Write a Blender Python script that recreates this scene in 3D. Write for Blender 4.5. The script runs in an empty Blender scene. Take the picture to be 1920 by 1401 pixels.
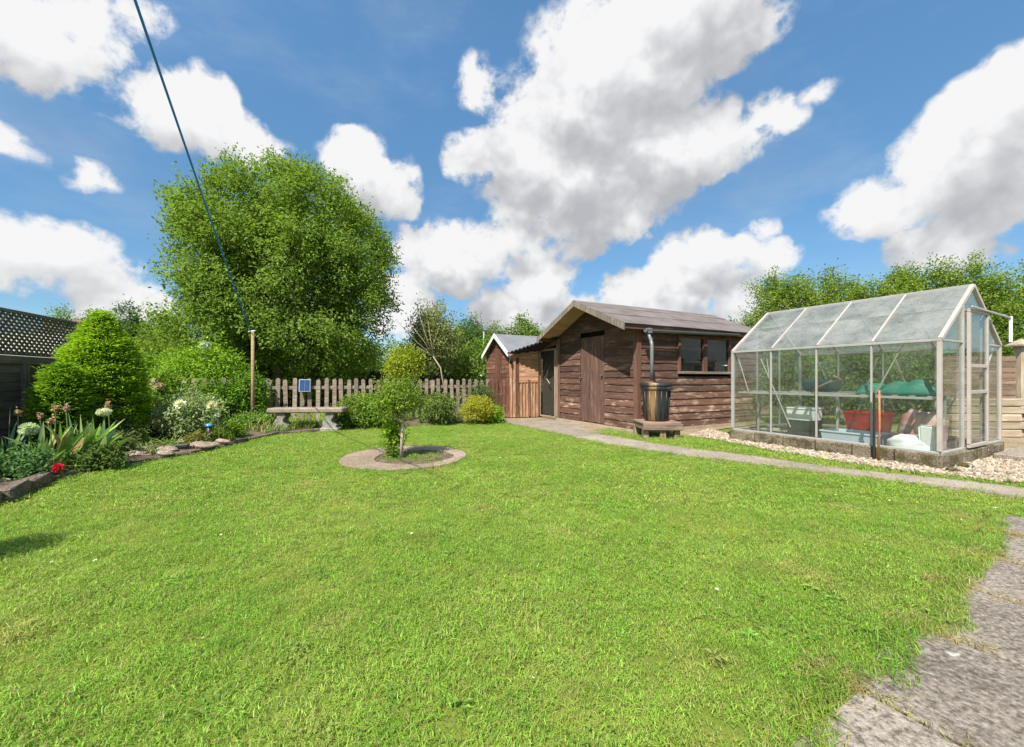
import bpy, bmesh, math, random, zlib
import numpy as np
from mathutils import Vector, Matrix, Euler

random.seed(7)
RNG = np.random.default_rng(11)
R = math.radians
SC = bpy.context.scene
COL = SC.collection

# ------------------------------------------------------------------ camera
F, HZ, CX, H = 765.0, 709.0, 960.0, 1.04      # focal length in photo pixels, horizon row, centre column, eye height
cd = bpy.data.cameras.new('camera'); cam = bpy.data.objects.new('camera', cd); COL.objects.link(cam)
cam.location = (0, 0, H); cam.rotation_euler = (R(90), 0, 0)
cd.sensor_width = 36; cd.lens = 36 * F / 1920; cd.shift_y = (HZ - 700.5) / 1920
cd.clip_start = 0.05; cd.clip_end = 3000
SC.camera = cam

# ------------------------------------------------------------------ light and sky
SUNV = Vector((-.29, -.63, .9)).normalized()          # towards the sun
sl = bpy.data.lights.new('sun', 'SUN'); sun = bpy.data.objects.new('sun', sl); COL.objects.link(sun)
sl.energy = 4.6; sl.angle = R(.55); sl.color = (1, .95, .86)
sun.rotation_euler = SUNV.to_track_quat('Z', 'Y').to_euler(); sun.location = (-8, -18, 25)
SC.view_settings.view_transform = 'Standard'; SC.view_settings.look = 'None'
SC.view_settings.exposure = 0.95; SC.view_settings.gamma = 1; SC.view_settings.use_curve_mapping = False
SC.cycles.max_bounces = 10; SC.cycles.transparent_max_bounces = 24; SC.cycles.transmission_bounces = 8
SC.cycles.diffuse_bounces = 4; SC.cycles.glossy_bounces = 4
SC.cycles.sample_clamp_indirect = 6
SC.cycles.use_denoising = True

def px_dir(x, y):
    return Vector(((x - CX) / F, 1, (HZ - y) / F)).normalized()

def N(nt, t, ins=None, **kw):
    n = nt.nodes.new(t)
    for k, v in kw.items(): setattr(n, k, v)
    for k, v in (ins or {}).items():
        s = n.inputs[k]
        if isinstance(v, bpy.types.NodeSocket): nt.links.new(v, s)
        else: s.default_value = v
    return n
def MATH(nt, op, a, b=0.0, clamp=False):
    return N(nt, 'ShaderNodeMath', {0: a, 1: b}, operation=op, use_clamp=clamp).outputs[0]
def MIX(nt, f, a, b, mode='MIX'):
    n = nt.nodes.new('ShaderNodeMix'); n.data_type = 'RGBA'; n.blend_type = mode
    for i, v in ((0, f), (6, a), (7, b)):
        if isinstance(v, bpy.types.NodeSocket): nt.links.new(v, n.inputs[i])
        else: n.inputs[i].default_value = v if i == 0 else (tuple(v) + (1,))[:4]
    return n.outputs[2]
def RAMP(nt, f, stops, interp='LINEAR'):
    n = nt.nodes.new('ShaderNodeValToRGB'); n.color_ramp.interpolation = interp
    e = n.color_ramp.elements
    while len(e) < len(stops): e.new(.5)
    for q, (p, c) in zip(e, stops):
        q.position = p; q.color = (tuple(c) + (1,))[:4] if not isinstance(c, (int, float)) else (c, c, c, 1)
    nt.links.new(f, n.inputs[0]); return n.outputs[0]
def SMOOTH(nt, x, lo, hi):
    n = N(nt, 'ShaderNodeMapRange', {0: x, 1: lo, 2: hi, 3: 0.0, 4: 1.0}, interpolation_type='SMOOTHSTEP'); return n.outputs[0]
def NOISE(nt, vec, scale, detail=4, rough=.55, out=0):
    return N(nt, 'ShaderNodeTexNoise', {'Vector': vec, 'Scale': scale, 'Detail': detail, 'Roughness': rough}).outputs[out]

# clouds, (column, row, half width, half height) of where they stand in the sky of the photo
CLOUDS = [(1270, 0, 220, 110), (1180, 120, 200, 120), (1110, 205, 160, 130), (1350, 60, 100, 80), (1090, 335, 180, 90), (1215, 290, 130, 90), (1090, 400, 150, 40),
          (905, 215, 40, 90), (915, 290, 60, 60), (1000, 300, 90, 80), (980, 360, 80, 50), (1330, 275, 100, 50), (1445, 225, 55, 45),
          (70, 65, 150, 75), (190, 40, 90, 45), (275, 50, 50, 45), (150, 158, 42, 24), (25, 250, 60, 32), (165, 322, 42, 26),
          (345, 225, 105, 72), (450, 265, 75, 50), (690, 330, 80, 72), (745, 375, 50, 40),
          (1890, 195, 110, 80), (1810, 300, 170, 80), (1650, 390, 120, 42), (1900, 380, 120, 60), (1790, 460, 150, 42),
          (60, 480, 180, 52), (200, 525, 90, 42), (60, 565, 240, 45), (850, 480, 115, 45), (965, 445, 60, 30), (880, 545, 170, 42), (1085, 458, 42, 30),
          (1060, 575, 150, 36), (1160, 535, 36, 20), (1310, 490, 90, 44), (1280, 545, 100, 36), (1450, 485, 60, 30), (1420, 430, 36, 18), (1280, 597, 220, 34), (960, 600, 240, 40), (400, 600, 200, 40), (1010, 520, 90, 34), (800, 460, 60, 34), (1380, 560, 90, 30), (1545, 160, 22, 26)]
ZS = 1.5
def cloud_group(name, blobs, fine):
    g = bpy.data.node_groups.new(name, 'ShaderNodeTree')
    g.interface.new_socket('dir', in_out='INPUT', socket_type='NodeSocketVector')
    g.interface.new_socket('field', in_out='OUTPUT', socket_type='NodeSocketFloat')
    gi = g.nodes.new('NodeGroupInput'); go = g.nodes.new('NodeGroupOutput')
    warp = N(g, 'ShaderNodeTexNoise', {'Vector': gi.outputs[0], 'Scale': 6.0, 'Detail': 3.0 if fine else 2.0, 'Roughness': .6})
    wv = N(g, 'ShaderNodeVectorMath', {0: warp.outputs['Color'], 1: (.5, .5, .5)}, operation='SUBTRACT')
    ws = N(g, 'ShaderNodeVectorMath', {0: wv.outputs[0], 'Scale': .13}, operation='SCALE')
    vec = N(g, 'ShaderNodeVectorMath', {0: gi.outputs[0], 1: ws.outputs[0]}, operation='ADD').outputs[0]
    flat = N(g, 'ShaderNodeVectorMath', {0: vec, 1: (1, 1, ZS)}, operation='MULTIPLY').outputs[0]
    cur = None
    for c, r in blobs:
        di = N(g, 'ShaderNodeVectorMath', {0: flat, 1: (c[0], c[1], c[2] * ZS)}, operation='DISTANCE').outputs['Value']
        gr = N(g, 'ShaderNodeMath', {0: di, 1: -1 / max(r, .14), 2: r / max(r, .14)}, operation='MULTIPLY_ADD').outputs[0]
        cur = gr if cur is None else N(g, 'ShaderNodeMath', {0: cur, 1: gr, 2: .12}, operation='SMOOTH_MAX').outputs[0]
    # elsewhere round the sky the clouds are of the same kind, scattered by noise
    y_ = N(g, 'ShaderNodeSeparateXYZ', {0: gi.outputs[0]}).outputs[1]
    rest = MATH(g, 'SUBTRACT', MATH(g, 'MULTIPLY', NOISE(g, flat, 2.6, 1), 3.2), 1.62)
    rest = MATH(g, 'SUBTRACT', rest, MATH(g, 'MULTIPLY', SMOOTH(g, y_, .25, .5), 3.0))
    cur = N(g, 'ShaderNodeMath', {0: cur, 1: rest, 2: .1}, operation='SMOOTH_MAX').outputs[0]
    cur = MATH(g, 'MAXIMUM', cur, -.3)
    n1 = NOISE(g, vec, 9, 8 if fine else 3, .64)
    t = MATH(g, 'MULTIPLY', MATH(g, 'SUBTRACT', n1, .5), .95)
    n2 = NOISE(g, gi.outputs[0], 19, 4 if fine else 1, .6)          # rounded billows
    t2 = MATH(g, 'MULTIPLY', MATH(g, 'SUBTRACT', .12, MATH(g, 'ABSOLUTE', MATH(g, 'SUBTRACT', n2, .5))), .75)
    amp = SMOOTH(g, cur, -.06, .2)
    s = MATH(g, 'ADD', cur, MATH(g, 'MULTIPLY', MATH(g, 'ADD', t, t2), amp))
    g.links.new(s, go.inputs[0]); return g
def sky_world():
    w = bpy.data.worlds.new('World'); SC.world = w; w.use_nodes = True
    nt = w.node_tree; nt.nodes.clear()
    blobs = []; coarse = []
    def add(d, rv, tv):                                   # a wide or tall cloud becomes a few round billows
        a_, b_ = rv.length * 1.2 + .012, tv.length * 1.2 * ZS + .012; n = max(1, round(max(a_ / b_, b_ / a_) / 1.2)); ax, L = (rv, a_) if a_ > b_ else (tv, b_)
        r = min(a_, b_) * 1.05 if n > 1 else (a_ + b_) / 2
        if r > .05: coarse.append((d, (a_ * b_) ** .5))
        for k in range(n):
            u = 0 if n == 1 else (2 * k / (n - 1) - 1) * (1 - .75 * r / L)
            q = 1 if n < 3 else (1.15 - .3 * abs(u))
            blobs.append(((d + ax * u * 1.15).normalized(), r * q))
    for (x, y, rx, ry) in CLOUDS:
        add(px_dir(x, y), (px_dir(x + rx, y) - px_dir(x - rx, y)) * .5, (px_dir(x, y - ry) - px_dir(x, y + ry)) * .5)
    tc = N(nt, 'ShaderNodeTexCoord').outputs['Generated']
    def field(v, g):
        n = nt.nodes.new('ShaderNodeGroup'); n.node_tree = g; nt.links.new(v, n.inputs[0]); return n.outputs[0]
    f0 = field(tc, cloud_group('cloud_field', blobs, True))
    up = N(nt, 'ShaderNodeVectorMath', {0: tc, 1: (-.02, 0, .07)}, operation='ADD').outputs[0]
    f1 = field(up, cloud_group('cloud_field_above', coarse, False))
    dens = SMOOTH(nt, f0, .06, .33)
    veil = MATH(nt, 'MULTIPLY', SMOOTH(nt, NOISE(nt, N(nt, 'ShaderNodeVectorMath', {0: tc, 1: (1.2, 1.2, 3.2)}, operation='MULTIPLY').outputs[0], 2.4, 6, .62), .42, .8), .22)
    dens = MATH(nt, 'MAXIMUM', dens, veil)
    dif = MATH(nt, 'MULTIPLY', MATH(nt, 'SUBTRACT', f0, f1), .8)
    shade = MATH(nt, 'SUBTRACT', MATH(nt, 'ADD', .72, dif), MATH(nt, 'MULTIPLY', SMOOTH(nt, f1, .25, 1.0), .42))
    ccol = RAMP(nt, MATH(nt, 'ADD', shade, 0, True), [(0, CLOUD_COLS[0]), (.4, CLOUD_COLS[1]), (.75, CLOUD_COLS[2]), (1, CLOUD_COLS[3])])
    sky = N(nt, 'ShaderNodeTexSky', sky_type='NISHITA', sun_disc=False)
    sky.sun_elevation = math.asin(SUNV.z); sky.sun_rotation = math.atan2(SUNV.x, SUNV.y)
    sky.air_density = 1.0; sky.dust_density = .2; sky.ozone_density = 1.6; sky.altitude = 0
    el = N(nt, 'ShaderNodeSeparateXYZ', {0: tc}).outputs[2]
    k = RAMP(nt, el, [(0, (.60, .62, .74)), (.12, (.54, .57, .63)), (.35, (.68, .73, .76)), (.62, (.9, .98, 1.0))])
    blue = MIX(nt, 1.0, MIX(nt, 1.0, sky.outputs[0], SKY_TINT, 'MULTIPLY'), k, 'MULTIPLY')
    col = MIX(nt, dens, blue, ccol)
    bg = N(nt, 'ShaderNodeBackground', {'Color': col, 'Strength': .10})
    N(nt, 'ShaderNodeOutputWorld', {'Surface': bg.outputs[0]})
    w.cycles.sampling_method = 'NONE'
CLOUD_COLS = [(2.5, 2.57, 2.72), (3.1, 3.16, 3.3), (4.0, 4.05, 4.12), (4.8, 4.8, 4.85)]
SKY_TINT = (.80, 1.04, 1.08)
sky_world()

# ------------------------------------------------------------------ helpers: objects
def tag(o, label=None, cat=None, group=None, kind=None):
    for k, v in (('label', label), ('category', cat), ('group', group), ('kind', kind)):
        if v: o[k] = v
    return o
WMAT = {}
def link(o, parent=None, M=None):
    COL.objects.link(o)
    if parent is not None: o.parent = parent
    M = M if M is not None else Matrix.Identity(4)
    WMAT[o.name] = M.copy()
    if parent is not None: o.matrix_parent_inverse = Matrix.Identity(4); o.matrix_basis = wm(parent).inverted() @ M
    else: o.matrix_basis = M
    return o
def wm(o): return WMAT[o.name]
def empty(name, loc, label, cat, group=None, kind=None):
    o = bpy.data.objects.new(name, None); o.empty_display_size = .1
    link(o, None, Matrix.Translation(Vector(loc)))
    return tag(o, label, cat, group, kind)
def G(x, y, z=0.0):
    """ground (or height z) point seen at photo pixel x, y"""
    D = F * (H - z) / (y - HZ); return Vector(((x - CX) / F * D, D, z))
def P(x, y, D):
    return Vector(((x - CX) / F * D, D, H + (HZ - y) / F * D))

class MB:
    def __init__(s): s.v = []; s.f = []
    def add(s, vs, fs):
        o = len(s.v); s.v += [tuple(v) for v in vs]; s.f += [tuple(i + o for i in f) for f in fs]; return s
    def box(s, c, size, M=None):
        c = Vector(c); h = Vector(size) / 2; vs = []
        for z in (-1, 1):
            for y in (-1, 1):
                for x in (-1, 1): vs.append(c + Vector((x * h.x, y * h.y, z * h.z)))
        if M is not None: vs = [M @ v for v in vs]
        return s.add(vs, [(0, 2, 3, 1), (4, 5, 7, 6), (0, 1, 5, 4), (2, 6, 7, 3), (0, 4, 6, 2), (1, 3, 7, 5)])
    def cbox(s, c, size, ch=.006, M=None):
        """box with chamfered long edges"""
        bm = bmesh.new(); bmesh.ops.create_cube(bm, size=1)
        for v in bm.verts: v.co = Vector(c) + Vector((v.co.x * size[0], v.co.y * size[1], v.co.z * size[2]))
        bmesh.ops.bevel(bm, geom=bm.edges[:], offset=ch, segments=1, affect='EDGES')
        vs = [v.co.copy() for v in bm.verts]; idx = {v: i for i, v in enumerate(bm.verts)}
        fs = [[idx[v] for v in f.verts] for f in bm.faces]; bm.free()
        if M is not None: vs = [M @ v for v in vs]
        return s.add(vs, fs)
    def prism(s, poly, vec):
        n = len(poly); vec = Vector(vec); poly = [Vector(p) for p in poly]
        vs = poly + [p + vec for p in poly]
        return s.add(vs, [tuple(range(n))[::-1], tuple(range(n, 2 * n))] + [(i, (i + 1) % n, n + (i + 1) % n, n + i) for i in range(n)])
    def tube(s, pts, rad, n=6, cap=True):
        pts = [Vector(p) for p in pts]
        if not hasattr(rad, '__len__'): rad = [rad] * len(pts)
        o = len(s.v); prev = None
        for i, p in enumerate(pts):
            t = (pts[min(i + 1, len(pts) - 1)] - pts[max(i - 1, 0)])
            t = t.normalized() if t.length > 1e-9 else Vector((0, 0, 1))
            a = (prev - t * prev.dot(t)) if prev is not None else (Vector((1, 0, 0)) if abs(t.x) < .8 else Vector((0, 1, 0)))
            a = (a - t * a.dot(t)).normalized(); b = t.cross(a); prev = a
            for k in range(n):
                w = 2 * math.pi * k / n; s.v.append(tuple(p + (a * math.cos(w) + b * math.sin(w)) * rad[i]))
        for i in range(len(pts) - 1):
            for k in range(n):
                k2 = (k + 1) % n; s.f.append((o + i * n + k, o + i * n + k2, o + (i + 1) * n + k2, o + (i + 1) * n + k))
        if cap:
            s.f.append(tuple(o + k for k in range(n))[::-1]); e = o + (len(pts) - 1) * n; s.f.append(tuple(e + k for k in range(n)))
        return s
    def lathe(s, prof, n=24, c=(0, 0, 0), sx=1, sy=1):
        c = Vector(c); o = len(s.v)
        for (r, z) in prof:
            for k in range(n):
                w = 2 * math.pi * k / n; s.v.append(tuple(c + Vector((r * sx * math.cos(w), r * sy * math.sin(w), z))))
        m = len(prof)
        for i in range(m - 1):
            for k in range(n):
                k2 = (k + 1) % n; s.f.append((o + i * n + k, o + i * n + k2, o + (i + 1) * n + k2, o + (i + 1) * n + k))
        s.f.append(tuple(o + k for k in range(n))[::-1]); s.f.append(tuple(o + (m - 1) * n + k for k in range(n)))
        return s
    def mesh(s, name, m, smooth=False):
        me = bpy.data.meshes.new(name); me.from_pydata(s.v, [], s.f)
        if m is not None: me.materials.append(m)
        if smooth: me.polygons.foreach_set('use_smooth', [True] * len(me.polygons))
        me.update(); return me
    def build(s, name, m, parent=None, M=None, smooth=False, label=None):
        o = bpy.data.objects.new(name, s.mesh(name, m, smooth)); link(o, parent, M)
        if label: o['label'] = label
        return o

def frame(o, x, z=(0, 0, 1)):
    """matrix with local X along x, local Z near z, at o"""
    x = Vector(x).normalized(); z = Vector(z); y = z.cross(x).normalized(); z = x.cross(y)
    M = Matrix((x, y, z)).transposed().to_4x4(); M.translation = Vector(o); return M
_cache = {}
def bar(parent, name, p0, p1, w, t, m, face=(0, -1, 0), ch=.003, label=None):
    """straight batten from p0 to p1, w wide, t thick along the face normal; shares mesh data between equal bars"""
    p0 = Vector(p0); p1 = Vector(p1); L = (p1 - p0).length
    key = (round(L, 2), round(w, 3), round(t, 3), m.name, ch)
    if key not in _cache:
        me = MB()
        if ch: me.cbox((L / 2, 0, 0), (L, w, t), ch)
        else: me.box((L / 2, 0, 0), (L, w, t))
        _cache[key] = me.mesh(name, m)
    o = bpy.data.objects.new(name, _cache[key]); link(o, parent, frame(p0, p1 - p0, face))
    if label: o['label'] = label
    return o

# ------------------------------------------------------------------ helpers: materials
MATS = {}
def newmat(name):
    m = bpy.data.materials.new(name); m.use_nodes = True; nt = m.node_tree
    MATS[name] = m; return m, nt, nt.nodes['Principled BSDF']
def objvec(nt, scale=(1, 1, 1), rnd=True):
    tc = N(nt, 'ShaderNodeTexCoord').outputs['Object']
    if rnd:
        oi = N(nt, 'ShaderNodeObjectInfo').outputs['Random']
        off = N(nt, 'ShaderNodeVectorMath', {0: (37, 61, 23), 'Scale': oi}, operation='SCALE').outputs[0]
        tc = N(nt, 'ShaderNodeVectorMath', {0: tc, 1: off}, operation='ADD').outputs[0]
    return N(nt, 'ShaderNodeVectorMath', {0: tc, 1: scale}, operation='MULTIPLY').outputs[0]
def wvec(nt):
    return N(nt, 'ShaderNodeNewGeometry').outputs['Position']
def bump(nt, b, h, dist=.01, strength=.6):
    n = N(nt, 'ShaderNodeBump', {'Height': h, 'Distance': dist, 'Strength': strength}); nt.links.new(n.outputs[0], b.inputs['Normal'])
def wood(name, c1, c2, worn=None, wornamt=.4, along=1.5, across=22, rough=.85, vary=.25, bmp=.004):
    m, nt, b = newmat(name)
    v = objvec(nt, (along, across, across))
    g = NOISE(nt, v, 1.6, 7, .65)
    col = MIX(nt, SMOOTH(nt, g, .3, .72), c1, c2)
    if worn:
        w = NOISE(nt, objvec(nt, (1.6, 7, 7)), 1.8, 6, .68)
        col = MIX(nt, MATH(nt, 'MULTIPLY', SMOOTH(nt, w, .5, .66), wornamt), col, worn)
    big = NOISE(nt, objvec(nt, (1, 2, 2)), 2.3, 3, .5)
    val = MATH(nt, 'ADD', 1 - vary, MATH(nt, 'MULTIPLY', N(nt, 'ShaderNodeObjectInfo').outputs['Random'], 2 * vary))
    val = MATH(nt, 'MULTIPLY', val, MATH(nt, 'ADD', .75, MATH(nt, 'MULTIPLY', big, .5)))
    col = N(nt, 'ShaderNodeVectorMath', {0: col, 'Scale': val}, operation='SCALE').outputs[0]
    nt.links.new(col, b.inputs['Base Color']); b.inputs['Roughness'].default_value = rough
    b.inputs['Specular IOR Level'].default_value = .25
    bump(nt, b, g, bmp, .8); return m
def plain(name, c, rough=.6, metal=0, vary=.12, scale=6, dirt=None, dirtamt=.3, spec=.4, bmp=.0):
    m, nt, b = newmat(name)
    v = objvec(nt)
    n = NOISE(nt, v, scale, 6, .6)
    k = MATH(nt, 'ADD', 1 - vary, MATH(nt, 'MULTIPLY', n, 2 * vary))
    col = N(nt, 'ShaderNodeVectorMath', {0: c, 'Scale': k}, operation='SCALE').outputs[0]
    if dirt:
        d = SMOOTH(nt, NOISE(nt, v, scale * .7, 7, .7), .46, .64)
        col = MIX(nt, MATH(nt, 'MULTIPLY', d, dirtamt), col, dirt)
    nt.links.new(col, b.inputs['Base Color']); b.inputs['Roughness'].default_value = rough
    b.inputs['Metallic'].default_value = metal; b.inputs['Specular IOR Level'].default_value = spec
    if bmp: bump(nt, b, n, bmp)
    return m
def leafmat(name, trans=.42, rough=.45):
    m, nt, b = newmat(name)
    c = N(nt, 'ShaderNodeAttribute', attribute_name='Col').outputs['Color']
    nt.links.new(c, b.inputs['Base Color']); b.inputs['Roughness'].default_value = .6; b.inputs['Specular IOR Level'].default_value = .12
    t = N(nt, 'ShaderNodeBsdfTranslucent', {'Color': MIX(nt, 1.0, c, (1.25, 1.35, .6), 'MULTIPLY')})
    mx = N(nt, 'ShaderNodeMixShader', {0: trans, 1: b.outputs[0], 2: t.outputs[0]})
    nt.links.new(mx.outputs[0], nt.nodes['Material Output'].inputs[0]); return m
def glass(name, dirt, dirtcol, tint=(.93, .96, .94), scale=3.0, streak=(1, 1, 1), gloss=.02):
    m, nt, b = newmat(name)
    tr = N(nt, 'ShaderNodeBsdfTransparent', {'Color': tuple(tint) + (1,)})
    gl = N(nt, 'ShaderNodeBsdfGlossy', {'Roughness': gloss})
    ge = N(nt, 'ShaderNodeNewGeometry')
    cs = MATH(nt, 'ABSOLUTE', N(nt, 'ShaderNodeVectorMath', {0: ge.outputs['Normal'], 1: ge.outputs['Incoming']}, operation='DOT_PRODUCT').outputs['Value'])
    fr = MATH(nt, 'ADD', .04, MATH(nt, 'MULTIPLY', MATH(nt, 'POWER', MATH(nt, 'SUBTRACT', 1.0, cs, True), 5.0), .6))   # Schlick, the same from both sides of a pane
    cl = N(nt, 'ShaderNodeMixShader', {0: fr, 1: tr.outputs[0], 2: gl.outputs[0]})
    v = objvec(nt, streak)
    n = MATH(nt, 'ADD', .25, MATH(nt, 'MULTIPLY', SMOOTH(nt, NOISE(nt, v, scale, 7, .66), .3, .75), 1.0))
    n2 = NOISE(nt, v, scale * 14, 3, .6)
    b.inputs['Base Color'].default_value = tuple(dirtcol) + (1,); b.inputs['Roughness'].default_value = .9
    amt = MATH(nt, 'MULTIPLY', MATH(nt, 'MULTIPLY', n, MATH(nt, 'ADD', .6, MATH(nt, 'MULTIPLY', n2, .8))), dirt * 2, True)
    tl = N(nt, 'ShaderNodeBsdfTranslucent', {'Color': tuple(dirtcol) + (1,)})
    df = N(nt, 'ShaderNodeMixShader', {0: .5, 1: b.outputs[0], 2: tl.outputs[0]})
    mx = N(nt, 'ShaderNodeMixShader', {0: amt, 1: cl.outputs[0], 2: df.outputs[0]})
    nt.links.new(mx.outputs[0], nt.nodes['Material Output'].inputs[0]); return m

# ------------------------------------------------------------------ helpers: foliage
def norm(a): return a / np.maximum(np.linalg.norm(a, axis=-1, keepdims=True), 1e-9)
def leaf_mesh(name, m, pos, d, nrm, ln, wd, col, fold=.25):
    n = len(pos); side = norm(np.cross(d, nrm)); nrm = np.cross(side, d)
    ln = ln[:, None]; wd = wd[:, None]
    v = np.empty((n, 4, 3), np.float32)
    mid = pos + d * ln * .45
    v[:, 0] = pos; v[:, 2] = pos + d * ln - nrm * ln * .12
    v[:, 1] = mid + side * wd * .5 + nrm * wd * fold; v[:, 3] = mid - side * wd * .5 + nrm * wd * fold
    me = bpy.data.meshes.new(name)
    me.vertices.add(n * 4); me.vertices.foreach_set('co', v.ravel())
    b = (np.arange(n) * 4)[:, None]
    tri = np.concatenate([b + 0, b + 1, b + 2, b + 0, b + 2, b + 3], 1).astype(np.int32).ravel()
    me.loops.add(n * 6); me.loops.foreach_set('vertex_index', tri)
    me.polygons.add(n * 2); me.polygons.foreach_set('loop_start', np.arange(0, n * 6, 3, dtype=np.int32))
    a = me.color_attributes.new('Col', 'FLOAT_COLOR', 'POINT')
    c = np.ones((n, 4, 4), np.float32); c[:, :, :3] = col[:, None, :]
    a.data.foreach_set('color', c.ravel())
    me.materials.append(m); me.update(); me.validate(); return me
def sprays(name, m, cen, axis, per, along, spread, ln, wd, col, col2=None, cvar=.18, droop=.15, upness=.6, outw=.6, jit=.8):
    k = len(cen); n = k * per
    ce = np.repeat(cen, per, 0); ax = np.repeat(axis, per, 0)
    pos = ce + ax * RNG.uniform(-.7, 1, (n, 1)) * along + RNG.normal(0, 1, (n, 3)) * spread
    d = norm(ax * .6 + RNG.normal(0, 1, (n, 3)) * jit + np.array([0, 0, -droop]))
    nr = norm(RNG.normal(0, .6, (n, 3)) + ax * outw + np.array([0, 0, upness]))
    col = np.array(col); col2 = np.array(col2 if col2 is not None else col * np.array([1.25, 1.15, .9]))
    t = np.clip(np.repeat(RNG.uniform(0, 1, (k, 1)), per, 0) * .6 + RNG.uniform(0, .5, (n, 1)), 0, 1)
    c = (col * (1 - t) + col2 * t) * np.exp(RNG.normal(0, cvar, (n, 1)))
    return leaf_mesh(name, m, pos, d, nr, ln * RNG.uniform(.65, 1.25, n), wd * RNG.uniform(.7, 1.2, n), np.clip(c, 0, .8))
def lobed_points(cen, rad, n, lobes, lr=(.2, .34), box=1.0, fill=.3):
    """clusters on the outer sides of many boughs that together make the crown"""
    cen = np.array(cen); rad = np.array(rad)
    ld = norm(RNG.normal(0, 1, (lobes, 3))); sq = np.sign(ld) * np.abs(ld) ** box; sq = sq / np.maximum(1e-6, (np.abs(sq) ** (2 / box)).sum(1, keepdims=True) ** (box / 2))
    lrad = RNG.uniform(lr[0], lr[1], lobes) * rad.mean()
    lc = cen + sq * np.maximum(rad * RNG.uniform(.93, 1.06, (lobes, 1)) - lrad[:, None] * .9, .1)
    m = int(n * (1 - fill)); k = RNG.choice(lobes, m, p=lrad ** 2 / (lrad ** 2).sum())
    d = norm(RNG.normal(0, 1, (m, 3)) + ld[k] * 1.0 + np.array([0, 0, .35]))
    p = lc[k] + d * lrad[k][:, None] * RNG.uniform(.35, 1, (m, 1)) ** .4
    ax = norm(d + ld[k] * .6 + RNG.normal(0, .25, (m, 3)))
    d2 = norm(RNG.normal(0, 1, (n - m, 3))); p2 = cen + d2 * rad * .74 * RNG.uniform(.2, 1, (n - m, 1)) ** .4
    return np.concatenate([p, p2]), np.concatenate([ax, d2])
def crown_points(cen, rad, n, lumps=14, amp=.28, shell=3.0, zmin=-1.0, sig=.5):
    d = norm(RNG.normal(0, 1, (n * 3, 3))); d = d[d[:, 2] > zmin][:n]
    lc = norm(RNG.normal(0, 1, (lumps, 3))); ang = np.arccos(np.clip(d @ lc.T, -1, 1))
    Rr = 1 - amp + amp * np.exp(-(ang / sig) ** 2).max(1) + amp * .25 * np.sin(ang[:, 0] * 9) 
    r = Rr * RNG.uniform(0, 1, len(d)) ** (1 / shell)
    p = np.array(cen) + d * r[:, None] * np.array(rad)
    ax = norm(d / np.array(rad) * np.mean(rad) + RNG.normal(0, .35, d.shape) + np.array([0, 0, .25]))
    return p, ax
def limbs(mb, base, tips, r0, rng, fork=.45):
    base = Vector(base)
    for t in tips:
        t = Vector(t); m1 = base.lerp(t, fork * .7) + Vector((rng.gauss(0, .06), rng.gauss(0, .06), .10)) * (t - base).length
        m2 = base.lerp(t, .75) + Vector((rng.gauss(0, .04), rng.gauss(0, .04), .05)) * (t - base).length
        mb.tube([base, m1, m2, t], [r0, r0 * .6, r0 * .34, r0 * .1], 5)

# ================================================================== the ground
A = Vector((-.46, .888, 0)).normalized(); B = Vector((.888, .46, 0)).normalized(); UP = Vector((0, 0, 1))
def inpoly(x, y, poly):
    ins = np.zeros(len(x), bool); n = len(poly)
    for i in range(n):
        x1, y1 = poly[i][:2]; x2, y2 = poly[(i + 1) % n][:2]
        c = ((y1 > y) != (y2 > y)); 
        with np.errstate(divide='ignore', invalid='ignore'):
            ins ^= c & (x < (x2 - x1) * (y - y1) / (y2 - y1 + 1e-12) + x1)
    return ins
def sheet(name, poly, z, m, kind='structure', thick=0.0):
    mb = MB()
    if thick: mb.prism([(p[0], p[1], z - thick) for p in poly], (0, 0, thick))
    else: mb.add([(p[0], p[1], z) for p in poly], [tuple(range(len(poly)))])
    o = mb.build(name, m); o['kind'] = kind; return o

# ---- materials of the setting
def mat_ground():
    m, nt, b = newmat('turf_soil'); v = wvec(nt)
    n = NOISE(nt, v, 1.1, 5, .6); f = NOISE(nt, v, 55, 4, .7)
    c = MIX(nt, SMOOTH(nt, n, .35, .65), (.115, .165, .022), (.16, .18, .035))
    c = MIX(nt, SMOOTH(nt, f, .52, .75), c, (.16, .14, .06))
    nt.links.new(c, b.inputs['Base Color']); b.inputs['Roughness'].default_value = .95; b.inputs['Specular IOR Level'].default_value = .1
    bump(nt, b, f, .01, .8); return m
def mat_soil():
    m, nt, b = newmat('soil'); v = wvec(nt)
    n = NOISE(nt, v, 9, 7, .7)
    c = RAMP(nt, n, [(.3, (.045, .03, .02)), (.5, (.11, .075, .05)), (.7, (.22, .16, .11))])
    nt.links.new(c, b.inputs['Base Color']); b.inputs['Roughness'].default_value = .95; bump(nt, b, n, .03, 1); return m
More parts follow.
